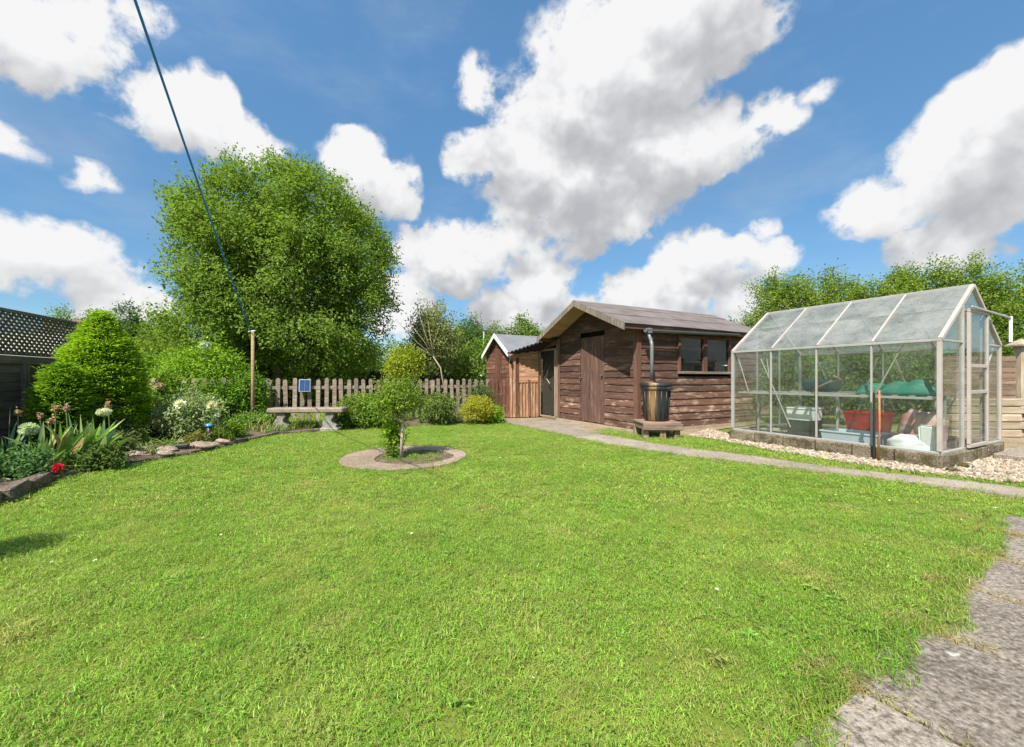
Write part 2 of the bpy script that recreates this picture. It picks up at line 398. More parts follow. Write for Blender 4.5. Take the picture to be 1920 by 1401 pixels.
def mat_concrete(name, base, dark, light, spots=True, rough=.9, lich=(.62, .60, .55), moss=None):
    m, nt, b = newmat(name); v = wvec(nt)
    n = NOISE(nt, v, 3.2, 8, .68); f = NOISE(nt, v, 55, 5, .75)
    c = MIX(nt, SMOOTH(nt, n, .32, .68), dark, base)
    st = NOISE(nt, v, 1.15, 5, .6); c = MIX(nt, MATH(nt, 'MULTIPLY', SMOOTH(nt, st, .5, .68), .4), c, tuple(x * .55 for x in dark)); c = MIX(nt, MATH(nt, 'MULTIPLY', SMOOTH(nt, st, .47, .3), .3), c, light)
    c = MIX(nt, MATH(nt, 'MULTIPLY', SMOOTH(nt, f, .5, .68), .85), c, light)
    c = MIX(nt, MATH(nt, 'MULTIPLY', SMOOTH(nt, f, .52, .36), .75), c, tuple(x * .28 for x in dark))
    if moss:
        c = MIX(nt, MATH(nt, 'MULTIPLY', SMOOTH(nt, NOISE(nt, v, 5.5, 6, .7), .48, .62), .75), c, moss)
    if spots:
        vo = N(nt, 'ShaderNodeTexVoronoi', {'Vector': N(nt, 'ShaderNodeVectorMath', {0: v, 1: N(nt, 'ShaderNodeVectorMath', {0: NOISE(nt, v, 14, 3, .6, 1), 'Scale': .09}, operation='SCALE').outputs[0]}, operation='ADD').outputs[0], 'Scale': 8.0})
        msk = MATH(nt, 'MULTIPLY', SMOOTH(nt, vo.outputs['Distance'], .2, .1), SMOOTH(nt, NOISE(nt, v, 2.3, 2), .47, .6))
        c = MIX(nt, MATH(nt, 'MULTIPLY', msk, .85), c, lich)
    r = MATH(nt, 'ADD', .88, MATH(nt, 'MULTIPLY', N(nt, 'ShaderNodeObjectInfo').outputs['Random'], .24))
    c = N(nt, 'ShaderNodeVectorMath', {0: c, 'Scale': r}, operation='SCALE').outputs[0]
    nt.links.new(c, b.inputs['Base Color']); b.inputs['Roughness'].default_value = rough; b.inputs['Specular IOR Level'].default_value = .2
    bump(nt, b, f, .012, .9); return m
M_TURF = mat_ground(); M_SOIL = mat_soil()
M_PATIO = mat_concrete('patio_concrete', (.31, .265, .215), (.19, .16, .13), (.44, .39, .33))
M_PATH = mat_concrete('path_concrete', (.37, .315, .25), (.25, .205, .16), (.44, .38, .315), False)
M_RING = mat_concrete('ring_concrete', (.36, .275, .205), (.24, .18, .135), (.45, .36, .285), False)
M_BLOCK = mat_concrete('plinth_concrete', (.26, .215, .15), (.085, .062, .03), (.36, .31, .24), True, .95, (.5, .44, .35), moss=(.07, .055, .014))
M_KERB = mat_concrete('kerb_stone', (.21, .165, .125), (.10, .075, .06), (.33, .28, .23), False)
M_LEAF = leafmat('leaf'); M_GRASS = leafmat('grass_blade', .35, .55)
M_BARK = wood('bark', (.10, .075, .05), (.19, .155, .115), None, along=3, across=12, bmp=.02)
M_STEM = plain('green_stem', (.12, .20, .04), .6)

big = MB(); big.add([(-400, -60, -.012), (400, -60, -.012), (400, 900, -.012), (-400, 900, -.012)], [(0, 1, 2, 3)])
o = big.build('ground', M_TURF); o['kind'] = 'structure'

# ---- outlines on the ground
BED = [G(*p) for p in ((0, 946), (60, 915), (120, 893), (200, 878), (300, 862), (400, 843), (455, 829), (520, 815), (640, 806), (720, 801), (800, 797), (880, 793), (945, 790))]
PATH_F = [G(*p) for p in ((945, 793), (1000, 804), (1100, 826), (1200, 843), (1300, 857), (1400, 869), (1500, 881), (1600, 893), (1700, 905), (1800, 918), (1920, 936), (2060, 962))]
PATH_B = [G(*p) for p in ((1050, 789), (1085, 800), (1110, 812), (1200, 828), (1280, 841), (1360, 850), (1430, 859), (1520, 872), (1600, 882), (1700, 893), (1800, 903), (1920, 918), (2060, 936))]
def pdir(s, t): return A * s + B * t
# paved patio lies square to the sheds: rows along A, 0.62 wide along B
edge_a = lambda b: np.interp(b, [-.2, .3, .95, 1.33, 1.43, 1.60, 1.855, 2.138, 2.406, 2.9, 3.62, 4.7], [.45, .52, .575, .64, .71, .735, .66, .735, .68, .80, .845, 1.056])
patio_poly = [pdir(float(edge_a(b)) - .02, b) for b in np.linspace(-.2, 4.68, 12)]
patio_under = patio_poly + [pdir(-3.2, 4.7), pdir(-3.2, -.2)]
sheet('patio_bed', [p for p in patio_under], .004, M_SOIL)

patio = bpy.data.objects.new('patio', None); link(patio, None, Matrix.Translation((2.5, .5, 0))); patio['kind'] = 'structure'
rr = random.Random(3)
bs = [-.2, .37, .98, 1.634, 2.275, 2.898, 3.50, 4.10, 4.68]
for i in range(len(bs) - 1):
    b0, b1 = bs[i] + .009, bs[i + 1] - .009
    a1 = float(edge_a((b0 + b1) / 2)) + rr.uniform(.0, .05)
    first = rr.uniform(.45, .9)
    a = a1
    while a > -3:
        a0 = a - (first if a == a1 else .9)
        zt = .022 + rr.uniform(-.003, .004)
        q = [pdir(a0 + .006, b0), pdir(a - .006, b0), pdir(a - .006 + rr.uniform(-.02, .02) * (a == a1), b1), pdir(a0 + .006, b1)]
        c = sum(q, Vector()) / 4
        mb = MB(); ch = .012
        lo = [v - c + Vector((0, 0, -.03)) for v in q]; mi = [v - c + Vector((0, 0, zt - ch * .6)) for v in q]
        hi = [(v - c) * (1 - ch / .35) + Vector((0, 0, zt + rr.uniform(-.002, .002))) for v in q]
        mb.add(lo + mi + hi, [(i2, (i2 + 1) % 4, 4 + (i2 + 1) % 4, 4 + i2) for i2 in range(4)] + [(4 + i2, 4 + (i2 + 1) % 4, 8 + (i2 + 1) % 4, 8 + i2) for i2 in range(4)] + [(8, 9, 10, 11)])
        mb.build('paving_slab', M_PATIO, patio, Matrix.Translation(c))
        a = a0
# path: poured concrete in bays with joints
path = bpy.data.objects.new('path', None); link(path, None, Matrix.Translation(PATH_F[3])); path['kind'] = 'structure'
def resample(pl, n):
    pl = [Vector(p) for p in pl]; d = [0]
    for i in range(1, len(pl)): d.append(d[-1] + (pl[i] - pl[i - 1]).length)
    out = []
    for k in range(n):
        t = d[-1] * k / (n - 1); i = max(j for j in range(len(d)) if d[j] <= t + 1e-9); i = min(i, len(pl) - 2)
        u = (t - d[i]) / max(d[i + 1] - d[i], 1e-9); out.append(pl[i].lerp(pl[i + 1], min(u, 1)))
    return out
pf = resample(PATH_F, 49); pb = resample(PATH_B, 49)
for k in range(0, 48, 8):
    seg_f = pf[k:k + 9]; seg_b = pb[k:k + 9]
    poly = [p.copy() for p in seg_f] + [p.copy() for p in reversed(seg_b)]
    c = sum(poly, Vector()) / len(poly)
    poly = [c + (p - c) * .996 for p in poly]
    mb = MB(); mb.prism([(p.x, p.y, -.03) for p in poly], (0, 0, .046 + rr.uniform(-.003, .003)))
    mb.build('path_slab', M_PATH, path)

# round paved ring about the little tree
ring = empty('paving_ring', (-1.41, 5.36, 0), 'round concrete paving ring set in the lawn about the small tree', 'paving ring')
RC, RR_, IC, IR = Vector((-1.41, 5.36, 0)), .80, Vector((-1.27, 5.33, 0)), .50
def ringseg(w0, w1):
    mb = MB(); n = 20; vs = []
    for k in range(n + 1):
        w = w0 + (w1 - w0) * k / n; d = Vector((math.cos(w), math.sin(w), 0))
        o_ = RC + d * (RR_ + .012 * math.sin(w * 7)); i_ = IC + d * (IR + .012 * math.sin(w * 5 + 1))
        for p, z in ((i_, -.02), (i_, .016), (i_ + d * .01, .022), (o_ - d * .012, .022), (o_, .014), (o_, -.02)): vs.append(p + Vector((0, 0, z)))
    fs = [(k * 6 + j, k * 6 + j + 1, k * 6 + j + 7, k * 6 + j + 6) for k in range(n) for j in range(5)]
    mb.add(vs, fs); mb.f += [tuple(range(6)), tuple(n * 6 + j for j in range(6))[::-1]]; return mb
for w0, w1 in ((-2.62, -.9), (-.89, .55), (.56, 2.2), (2.21, 3.65)):
    ringseg(w0, w1).build('ring_slab', M_RING, ring)
tp = MB(); tp.add([tuple(IC + Vector((math.cos(w) * (IR + .02), math.sin(w) * (IR + .02), .006))) for w in np.linspace(0, 6.283, 40)[:-1]], [tuple(range(39))])
o = tp.build('tree_pit', M_SOIL); o['kind'] = 'structure'

# flower bed: raised soil between the edging and the fences
FENCE0, FENCE1 = Vector((-7.18, 8.2, 0)), Vector((-.65, 11.0, 0))
FD = (FENCE1 - FENCE0).normalized()
TR0, TRD = Vector((-6.4, 5.1, 0)), Vector((-.329, .944, 0)).normalized()      # left boundary
mb = MB()
inner = [Vector((-6.05, 4.0, .1)), Vector((-6.2, 4.4, .1)), Vector((-6.35, 4.9, .12)), Vector((-6.5, 5.3, .14)), Vector((-6.7, 5.9, .14)), Vector((-6.9, 6.6, .12)), Vector((-7.1, 7.3, .1)), Vector((-7.0, 8.2, .06)),
         Vector((-5.2, 9.0, .05)), Vector((-4.0, 9.5, .05)), Vector((-2.8, 10.0, .05)), Vector((-1.6, 10.5, .05)), Vector((-.6, 10.9, .05))]
K = 9; vs = []
for i, (p, q) in enumerate(zip(BED, inner)):
    for k in range(K):
        t = k / (K - 1); v = Vector(p).lerp(q, t); v.z = .035 + (q.z - .035) * math.sin(min(t * 1.6, 1) * 1.57) + random.uniform(-.012, .012); vs.append(v)
mb.add(vs, [(i * K + k, i * K + k + 1, (i + 1) * K + k + 1, (i + 1) * K + k) for i in range(len(BED) - 1) for k in range(K - 1)])
near = [Vector((-4.9, 2.6, .04)), Vector((-6.0, 2.6, .1))]
mb.add([near[0], near[1], Vector(inner[0]), Vector(BED[0]) + Vector((0, 0, .035))], [(0, 1, 2, 3)])
o = mb.build('flower_bed', M_SOIL); o['kind'] = 'structure'

edging = empty('bed_edging', BED[3], 'low weathered edging stones curving between the lawn and the flower bed', 'garden edging')
pl = resample([Vector((-4.6, 2.7, 0))] + BED, 26)
for i in range(25):
    p0, p1 = pl[i], pl[i + 1]
    near_ = p1.y < 4.35 and p1.x < -4; hgt = .115 if near_ else rr.uniform(.04, .06); wd = .11 if near_ else .06
    d = (p1 - p0); L = d.length
    mb = MB(); mb.cbox((L / 2, 0, 0), (L - .012, wd, hgt), .014 if near_ else .01)
    mb.v = [(x, y + rr.uniform(-.006, .006), z + rr.uniform(-.007, .007)) for x, y, z in mb.v]
    M = frame(p0 + Vector((0, 0, hgt / 2 - .005)), d + Vector((0, 0, rr.uniform(-.01, .012))))
    mb.build('edging_stone', M_KERB, edging, M)

# ================================================================== grass, gravel (stuff, scattered instances)
hidden = bpy.data.collections.new('scatter_sources')
def scatter(name, pts, rotz, scl, sources, tilt=None):
    """one object: its mesh carries the points, geometry nodes put a source on each"""
    me = bpy.data.meshes.new(name); n = len(pts)
    me.vertices.add(n); me.vertices.foreach_set('co', pts.astype(np.float32).ravel())
    for nm, tp_, dat in (('rot', 'FLOAT_VECTOR', rotz), ('scl', 'FLOAT', scl), ('pick', 'INT', RNG.integers(0, len(sources), n).astype(np.int32))):
        a = me.attributes.new(nm, tp_, 'POINT'); a.data.foreach_set('vector' if tp_ == 'FLOAT_VECTOR' else 'value', np.ascontiguousarray(dat, dtype=np.int32 if tp_ == 'INT' else np.float32).ravel())
    o = bpy.data.objects.new(name, me); link(o)
    c = bpy.data.collections.new(name + '_sources')
    for s in sources: c.objects.link(s)
    g = bpy.data.node_groups.new(name + '_scatter', 'GeometryNodeTree')
    g.interface.new_socket('Geometry', in_out='INPUT', socket_type='NodeSocketGeometry'); g.interface.new_socket('Geometry', in_out='OUTPUT', socket_type='NodeSocketGeometry')
    gi = g.nodes.new('NodeGroupInput'); go = g.nodes.new('NodeGroupOutput')
    ci = g.nodes.new('GeometryNodeCollectionInfo'); ci.inputs['Collection'].default_value = c; ci.inputs['Separate Children'].default_value = True; ci.inputs['Reset Children'].default_value = True
    ip = g.nodes.new('GeometryNodeInstanceOnPoints'); ip.inputs['Pick Instance'].default_value = True
    def attr(nm, t):
        q = g.nodes.new('GeometryNodeInputNamedAttribute'); q.data_type = t; q.inputs['Name'].default_value = nm; return q.outputs['Attribute']
    g.links.new(gi.outputs[0], ip.inputs['Points']); g.links.new(ci.outputs[0], ip.inputs['Instance'])
    g.links.new(attr('pick', 'INT'), ip.inputs['Instance Index'])
    er = g.nodes.new('FunctionNodeEulerToRotation'); g.links.new(attr('rot', 'FLOAT_VECTOR'), er.inputs[0]); g.links.new(er.outputs[0], ip.inputs['Rotation'])
    g.links.new(attr('scl', 'FLOAT'), ip.inputs['Scale']); g.links.new(ip.outputs[0], go.inputs[0])
    md = o.modifiers.new('scatter', 'NODES'); md.node_group = g
    o['kind'] = 'stuff'; return o
def mat_grass():
    m, nt, b = newmat('lawn_blade')
    c = N(nt, 'ShaderNodeAttribute', attribute_name='Col').outputs['Color']
    oi = N(nt, 'ShaderNodeObjectInfo')
    p = oi.outputs['Location']
    n = NOISE(nt, p, .9, 4, .6); n2 = NOISE(nt, p, 4.5, 4, .6); n3 = NOISE(nt, p, 2.1, 5, .65)
    c = MIX(nt, 1.0, c, MIX(nt, SMOOTH(nt, n, .3, .7), (.84, .93, .75), (1.25, 1.08, 1.3)), 'MULTIPLY')
    c = MIX(nt, MATH(nt, 'MULTIPLY', SMOOTH(nt, n2, .46, .72), .55), c, (.33, .39, .06))
    c = MIX(nt, MATH(nt, 'MULTIPLY', SMOOTH(nt, n3, .54, .70), .7), c, (.44, .38, .14))
    k = MATH(nt, 'ADD', .78, MATH(nt, 'MULTIPLY', oi.outputs['Random'], .44))
    c = N(nt, 'ShaderNodeVectorMath', {0: c, 'Scale': k}, operation='SCALE').outputs[0]
    nt.links.new(c, b.inputs['Base Color']); b.inputs['Roughness'].default_value = .5; b.inputs['Specular IOR Level'].default_value = .3
    t = N(nt, 'ShaderNodeBsdfTranslucent', {'Color': MIX(nt, 1.0, c, (1.3, 1.3, .7), 'MULTIPLY')})
    mx = N(nt, 'ShaderNodeMixShader', {0: .35, 1: b.outputs[0], 2: t.outputs[0]})
    nt.links.new(mx.outputs[0], nt.nodes['Material Output'].inputs[0]); return m
M_LAWN = mat_grass()
def tuft(n, rad, h, w, base, lean=.5, dry=.1):
    vs = np.empty((n, 5, 3), np.float32); col = np.empty((n, 5, 4), np.float32); col[..., 3] = 1
    r = rad * np.sqrt(RNG.uniform(0, 1, n)); a = RNG.uniform(0, 6.28, n)
    p = np.stack([r * np.cos(a), r * np.sin(a), np.zeros(n)], 1)
    b = RNG.uniform(0, 6.28, n); dx = np.stack([np.cos(b), np.sin(b), np.zeros(n)], 1); sd = np.stack([-np.sin(b), np.cos(b), np.zeros(n)], 1)
    hh = h * RNG.uniform(.45, 1.2, n)[:, None]; ln = (lean * np.abs(RNG.normal(.5, .5, n)))[:, None]; ww = w * RNG.uniform(.7, 1.3, n)[:, None]
    up = np.array([0, 0, 1.])
    vs[:, 0] = p - sd * ww / 2; vs[:, 1] = p + sd * ww / 2
    m = p + up * hh * .6 + dx * hh * ln * .4
    vs[:, 2] = m + sd * ww * .42; vs[:, 3] = m - sd * ww * .42; vs[:, 4] = p + up * hh * (1 - .25 * np.minimum(ln, 1.5)) + dx * hh * ln * 1.2
    c = np.array(base) * np.exp(RNG.normal(0, .22, (n, 1))); c = np.where(RNG.uniform(0, 1, (n, 1)) < dry, np.array([.33, .27, .11]), c)
    col[:, :, :3] = c[:, None, :]
    i = (np.arange(n) * 5)[:, None]
    me = bpy.data.meshes.new('tuft')
    f = [tuple(q) for k in range(n) for q in ((k * 5, k * 5 + 1, k * 5 + 2, k * 5 + 3), (k * 5 + 3, k * 5 + 2, k * 5 + 4))]
    me.from_pydata(vs.reshape(-1, 3).tolist(), [], f)
    at = me.color_attributes.new('Col', 'FLOAT_COLOR', 'POINT'); at.data.foreach_set('color', col.ravel())
    me.materials.append(M_LAWN); me.update()
    return bpy.data.objects.new('tuft', me)
GB = (.218, .375, .048)
tufts_near = [tuft(66, .068, .0145, .0023, GB, 1.8, .14) for _ in range(7)]
tufts_far = [tuft(46, .09, .0155, .0045, GB, 1.7, .12) for _ in range(6)]
tufts_long = [tuft(26, .05, .05, .0034, (.18, .32, .04), 1.1, .2) for _ in range(5)]
patio_edge = [pdir(float(edge_a(b)), b) for b in np.linspace(-.2, 4.7, 50)]
lawn_poly = [Vector((-9, .3, 0)), Vector((.3, .3, 0))] + [p for p in patio_edge if p.y > .3] + [pdir(.55, 4.74), pdir(-1.2, 4.74)] + list(reversed(PATH_F)) + list(reversed(BED)) + [Vector((-4.7, 2.7, 0)), Vector((-9, 2.5, 0))]
GRAV_F = [G(*p) for p in ((1290, 818), (1345, 825), (1400, 836), (1450, 846), (1560, 864), (1640, 876), (1700, 886), (1800, 895), (1870, 905), (1960, 905), (2060, 900))]
strip_poly = PATH_B[2:] + list(reversed(GRAV_F)) + [G(1250, 812), G(1195, 812), G(1130, 803)]
def sample(poly, dens, y0, y1, wide=1.32):
    xs = [p[0] for p in poly]; x0, x1 = max(min(xs), -y1 * wide - .6), min(max(xs), y1 * wide + .6)
    n = int((x1 - x0) * (y1 - y0) * dens)
    x = RNG.uniform(x0, x1, n); y = RNG.uniform(y0, y1, n)
    k = inpoly(x, y, poly) & (np.abs(x) < y * wide + .6)
    return np.stack([x[k], y[k], np.zeros(k.sum())], 1)
def rots(n, tilt=.15): return np.stack([RNG.normal(0, tilt, n), RNG.normal(0, tilt, n), RNG.uniform(0, 6.28, n)], 1)
def noring(p):
    return p[np.hypot(p[:, 0] - RC.x, p[:, 1] - RC.y) > RR_ + .01 + .025 * np.sin(np.arctan2(p[:, 1] - RC.y, p[:, 0] - RC.x) * 11)]
def patch(p, f=1.0):       # natural unevenness of height
    return 1 + .16 * np.sin(p[:, 0] * 3.1 + 1.7 * np.sin(p[:, 1] * 2.3)) * np.sin(p[:, 1] * 2.7 + 1.1 * np.sin(p[:, 0] * 1.9))
p = noring(sample(lawn_poly, 680, .6, 3.2)); o = scatter('lawn_grass', p, rots(len(p)), patch(p) * RNG.uniform(.75, 1.3, len(p)), tufts_near)
tag(o, 'close mown bright green lawn in the middle of the garden', 'grass')
p = noring(sample(lawn_poly, 330, 3.2, 10.2)); o = scatter('lawn_grass', p, rots(len(p)), patch(p) * RNG.uniform(.7, 1.15, len(p)), tufts_far)
tag(o, 'far half of the mown lawn reaching to the flower bed and path', 'grass')
p = sample(strip_poly, 230, 3.0, 9.5); o = scatter('verge_grass', p, rots(len(p)), RNG.uniform(.8, 1.5, len(p)), tufts_far)
tag(o, 'narrow green grass verge between the path and the gravel', 'grass')
# clover, plantain and a few daisies grown into the turf
def rosette(n, r, ln, wd, col, white=False):
    a = RNG.uniform(0, 6.28, n); q = r * np.sqrt(RNG.uniform(0, 1, n)) if not white else np.zeros(n)
    pos = np.stack([q * np.cos(a), q * np.sin(a), RNG.uniform(.006, .02, n) if not white else np.full(n, .03)], 1)
    d = norm(np.stack([np.cos(a + RNG.normal(0, .8, n)), np.sin(a + RNG.normal(0, .8, n)), RNG.uniform(.05, .4, n)], 1))
    me = leaf_mesh('rosette', M_LAWN if not white else M_LEAF, pos, d, norm(RNG.normal(0, .25, (n, 3)) + np.array([0, 0, 1])), np.full(n, ln), np.full(n, wd), np.array(col) * np.exp(RNG.normal(0, .15, (n, 1))))
    return bpy.data.objects.new('rosette', me)
clover = [rosette(26, .06, .013, .012, (.15, .29, .04)) for _ in range(3)] + [rosette(9, .012, .028, .011, (.16, .30, .045)) for _ in range(2)]
p = noring(sample(lawn_poly, 20, .8, 6.5)); nz = np.sin(p[:, 0] * 1.9 + 2 * np.sin(p[:, 1] * 1.3)) * np.sin(p[:, 1] * 2.2 + p[:, 0]); p = p[nz > .05]
o = scatter('lawn_weeds', p, rots(len(p), .1), RNG.uniform(.6, 1.3, len(p)), clover); tag(o, 'clover and broad leaved weeds dotted through the lawn', 'weeds')
p = noring(sample(lawn_poly, 1.3, 1.2, 7.5)); o = scatter('lawn_daisies', p, rots(len(p), .2), RNG.uniform(.6, 1.1, len(p)), [rosette(12, 0, .011, .005, (.75, .74, .66), True)]); tag(o, 'tiny white daisies scattered over the lawn', 'daisies')
# longer grass hanging over the patio edge, about the ring and along the kerbs
e = []
for b in np.linspace(.2, 4.7, 420):
    k = (b - 1.02) / .62; lobe = .10 * max(0, math.sin(k * 2 * math.pi)) + .02
    for _ in range(4):
        q = pdir(float(edge_a(b)) + RNG.uniform(-.05, .06) * (.5 + lobe * 5), b + RNG.uniform(-.02, .02)); e.append((q.x, q.y, .004))
for w in np.linspace(0, 6.283, 130):
    e.append((RC.x + (RR_ + .03) * math.cos(w), RC.y + (RR_ + .03) * math.sin(w), 0))
for pl_, k in ((BED, 200), (PATH_F, 160), (PATH_B[2:], 120)):
    for q in resample(pl_, k): e.append((q.x + RNG.uniform(-.04, .04), q.y + RNG.uniform(-.06, .02), 0))
for _ in range(150):
    q = RNG.normal(0, .2, 2); e.append((IC.x + q[0] * 1.1, IC.y + q[1], .004))
e = np.array(e); e = e[(e[:, 1] > .7)]
straw = [tuft(22, .05, .03, .0032, (.40, .28, .12), 1.8, .8) for _ in range(4)]
j = []
for b in bs[1:-1]:
    for q in np.arange(0, 2.2, .022):
        v = pdir(float(edge_a(b)) + .03 - q, b + RNG.normal(0, .012)); w_ = 1.0 if q < .22 else .55
        if RNG.uniform() < w_ * (1 if q < 1.2 else .5): j.append((v.x, v.y, .006 if q < .1 else .014))
    for _ in range(60):
        v = pdir(float(edge_a(b)) + RNG.normal(-.01, .05), b + RNG.normal(0, .05)); j.append((v.x, v.y, .012))
j = np.array(j); o = scatter('dry_grass', j, rots(len(j), .4), RNG.uniform(.35, .9, len(j)), straw); tag(o, 'dry straw coloured grass along the joints of the patio slabs', 'grass')
o = scatter('edge_grass', e, rots(len(e), .3), RNG.uniform(.4, 1.05, len(e)), tufts_long); tag(o, 'longer uncut grass fringing the paving and edging', 'grass')
# field beyond the fences
fx = RNG.uniform(-14, 12, 9000); fy = RNG.uniform(9.2, 16, 9000); k = (fy > 11.3 + (fx + .65) * .43 + .1) & ((fx < -.8))
p = np.stack([fx[k], fy[k], np.zeros(k.sum())], 1); o = scatter('field_grass', p, rots(len(p)), RNG.uniform(1.2, 2.6, len(p)), tufts_far); tag(o, 'rough grass of the paddock beyond the picket fence', 'grass')

def mat_gravel():
    m, nt, b = newmat('gravel_stone'); r = N(nt, 'ShaderNodeObjectInfo').outputs['Random']
    c = RAMP(nt, r, [(0, (.13, .095, .065)), (.25, (.29, .225, .155)), (.55, (.38, .31, .23)), (.8, (.48, .42, .34)), (1, (.22, .165, .12))])
    nt.links.new(c, b.inputs['Base Color']); b.inputs['Roughness'].default_value = .85; return m
M_GRAV = mat_gravel()
def pebble(nm, m, seed, r=1.0, flat=.6, sub=2, rough=.18):
    bm = bmesh.new(); bmesh.ops.create_icosphere(bm, subdivisions=sub, radius=r); rg = random.Random(seed)
    ph = [rg.uniform(0, 6.28) for _ in range(6)]
    for v in bm.verts:
        c = v.co; k = 1 + rough * (math.sin(c.x * 2.2 / r + ph[0]) * math.sin(c.y * 2.6 / r + ph[1]) + .6 * math.sin(c.z * 3.7 / r + ph[2] + c.x * 3 / r))
        v.co = Vector((c.x * k * 1.15, c.y * k * .85, c.z * k * flat))
    me = bpy.data.meshes.new(nm); bm.to_mesh(me); bm.free(); me.materials.append(m); return me
stones = [bpy.data.objects.new('pebble', pebble('pebble', M_GRAV, s, 1, .6, 1)) for s in range(6)]
GH1 = Vector((4.869, 4.645, 0)); GHL, GHW = 2.5, 2.0
GH2 = GH1 + A * GHL; GH4 = GH1 + B * GHW; GH3 = GH2 + B * GHW
grav_poly = GRAV_F + [Vector((9, 5.6, 0)), Vector((8.2, 6.1, 0)), GH4 + B * .1 + A * .1, GH1 + pdir(.06, .06), GH2 + pdir(.0, .06), GH2 + pdir(.45, .5), G(1330, 806)]
p = sample(grav_poly, 2300, 3.5, 8.6); p[:, 2] = RNG.uniform(.004, .022, len(p))
o = scatter('gravel', p, RNG.uniform(0, 6.28, (len(p), 3)), RNG.uniform(.009, .025, len(p)), stones); tag(o, 'cream and tan gravel heaped around the greenhouse footing', 'gravel')
sheet('gravel_bed', grav_poly, .003, M_KERB)
M_EARTH = mat_concrete('dry_earth', (.36, .28, .19), (.24, .18, .11), (.44, .37, .27), False)
sheet('earth_bed', [Vector((6.3, 4.6, 0)), Vector((11, 4.4, 0)), Vector((11.5, 7.3, 0)), Vector((6.5, 7.4, 0)), Vector((5.7, 7.6, 0)), Vector((6.7, 5.7, 0))], .001, M_EARTH)
sheet('bare_earth', [G(930, 789), G(948, 794), G(1050, 792), G(1110, 813), G(1195, 815), G(1300, 818), G(1345, 806), pdir(0, 0) + Vector((5.6, 9.3, 0)), Vector((2.2, 12.5, 0)), Vector((-.9, 11.6, 0))], .002, M_EARTH)

# ================================================================== timber buildings
M_SIDING = wood('stained_siding', (.056, .028, .020), (.140, .076, .055), (.30, .20, .15), .4, along=1.0, across=38, vary=.3)
M_SIDING2 = wood('faded_siding', (.085, .042, .03), (.20, .108, .076), (.42, .30, .225), .85, along=1.1, across=34, vary=.36)
M_DOOR = wood('door_plank', (.08, .042, .032), (.15, .085, .065), (.25, .165, .125), .45, along=1.2, across=26, vary=.12)
M_TRIM = wood('corner_trim', (.10, .045, .03), (.19, .10, .07), None, along=1.5, across=20, vary=.15)
M_BARGE = wood('barge_board', (.13, .10, .08), (.25, .20, .165), (.42, .36, .30), .5, along=1.4, across=20, vary=.1)
M_PLY = wood('soffit_ply', (.30, .20, .10), (.42, .29, .155), None, along=1, across=6, vary=.08)
M_DARK = plain('unlit_interior', (.012, .01, .008), .95, vary=.1, spec=.05)  # near-black colour stands in for shade inside the shed and pen
M_ORANGE = wood('orange_plank', (.21, .105, .055), (.37, .205, .115), (.46, .34, .24), .65, along=1.6, across=24, vary=.3)
M_ORANGE2 = wood('dull_plank', (.16, .08, .04), (.30, .17, .09), (.42, .30, .2), .6, along=1.6, across=24, vary=.3)
M_REDBR = wood('red_brown_plank', (.085, .035, .022), (.17, .075, .05), (.32, .2, .14), .5, along=1.6, across=24, vary=.35)
M_WHITEP = plain('white_paint', (.74, .72, .70), .55, vary=.06, scale=9)
M_GREYPICK = wood('weathered_picket', (.18, .135, .10), (.35, .275, .215), (.48, .43, .35), .55, along=2.2, across=30, vary=.22)
M_FELT_D = None
def mat_felt(name, base, dk):
    m, nt, b = newmat(name); v = objvec(nt)
    f = NOISE(nt, v, 90, 3, .7); n = NOISE(nt, v, 2.5, 6, .65)
    c = MIX(nt, SMOOTH(nt, n, .3, .7), dk, base); c = MIX(nt, MATH(nt, 'MULTIPLY', SMOOTH(nt, f, .5, .7), .3), c, tuple(x * 1.5 for x in base))
    nt.links.new(c, b.inputs['Base Color']); b.inputs['Roughness'].default_value = .9; b.inputs['Specular IOR Level'].default_value = .2
    bump(nt, b, f, .004, .6); return m
M_FELT = mat_felt('brown_roof_felt', (.175, .15, .142), (.115, .097, .09)); M_FELT2 = mat_felt('grey_roof_felt', (.19, .195, .205), (.14, .145, .155))
M_PVC = plain('grey_pipe', (.13, .14, .15), .35, vary=.15, spec=.5)
M_WIN = glass('shed_glass', .03, (.25, .27, .25), (.75, .82, .80), 3)
M_APRON = mat_concrete('shed_base_concrete', (.40, .32, .22), (.30, .23, .15), (.46, .40, .32), False)

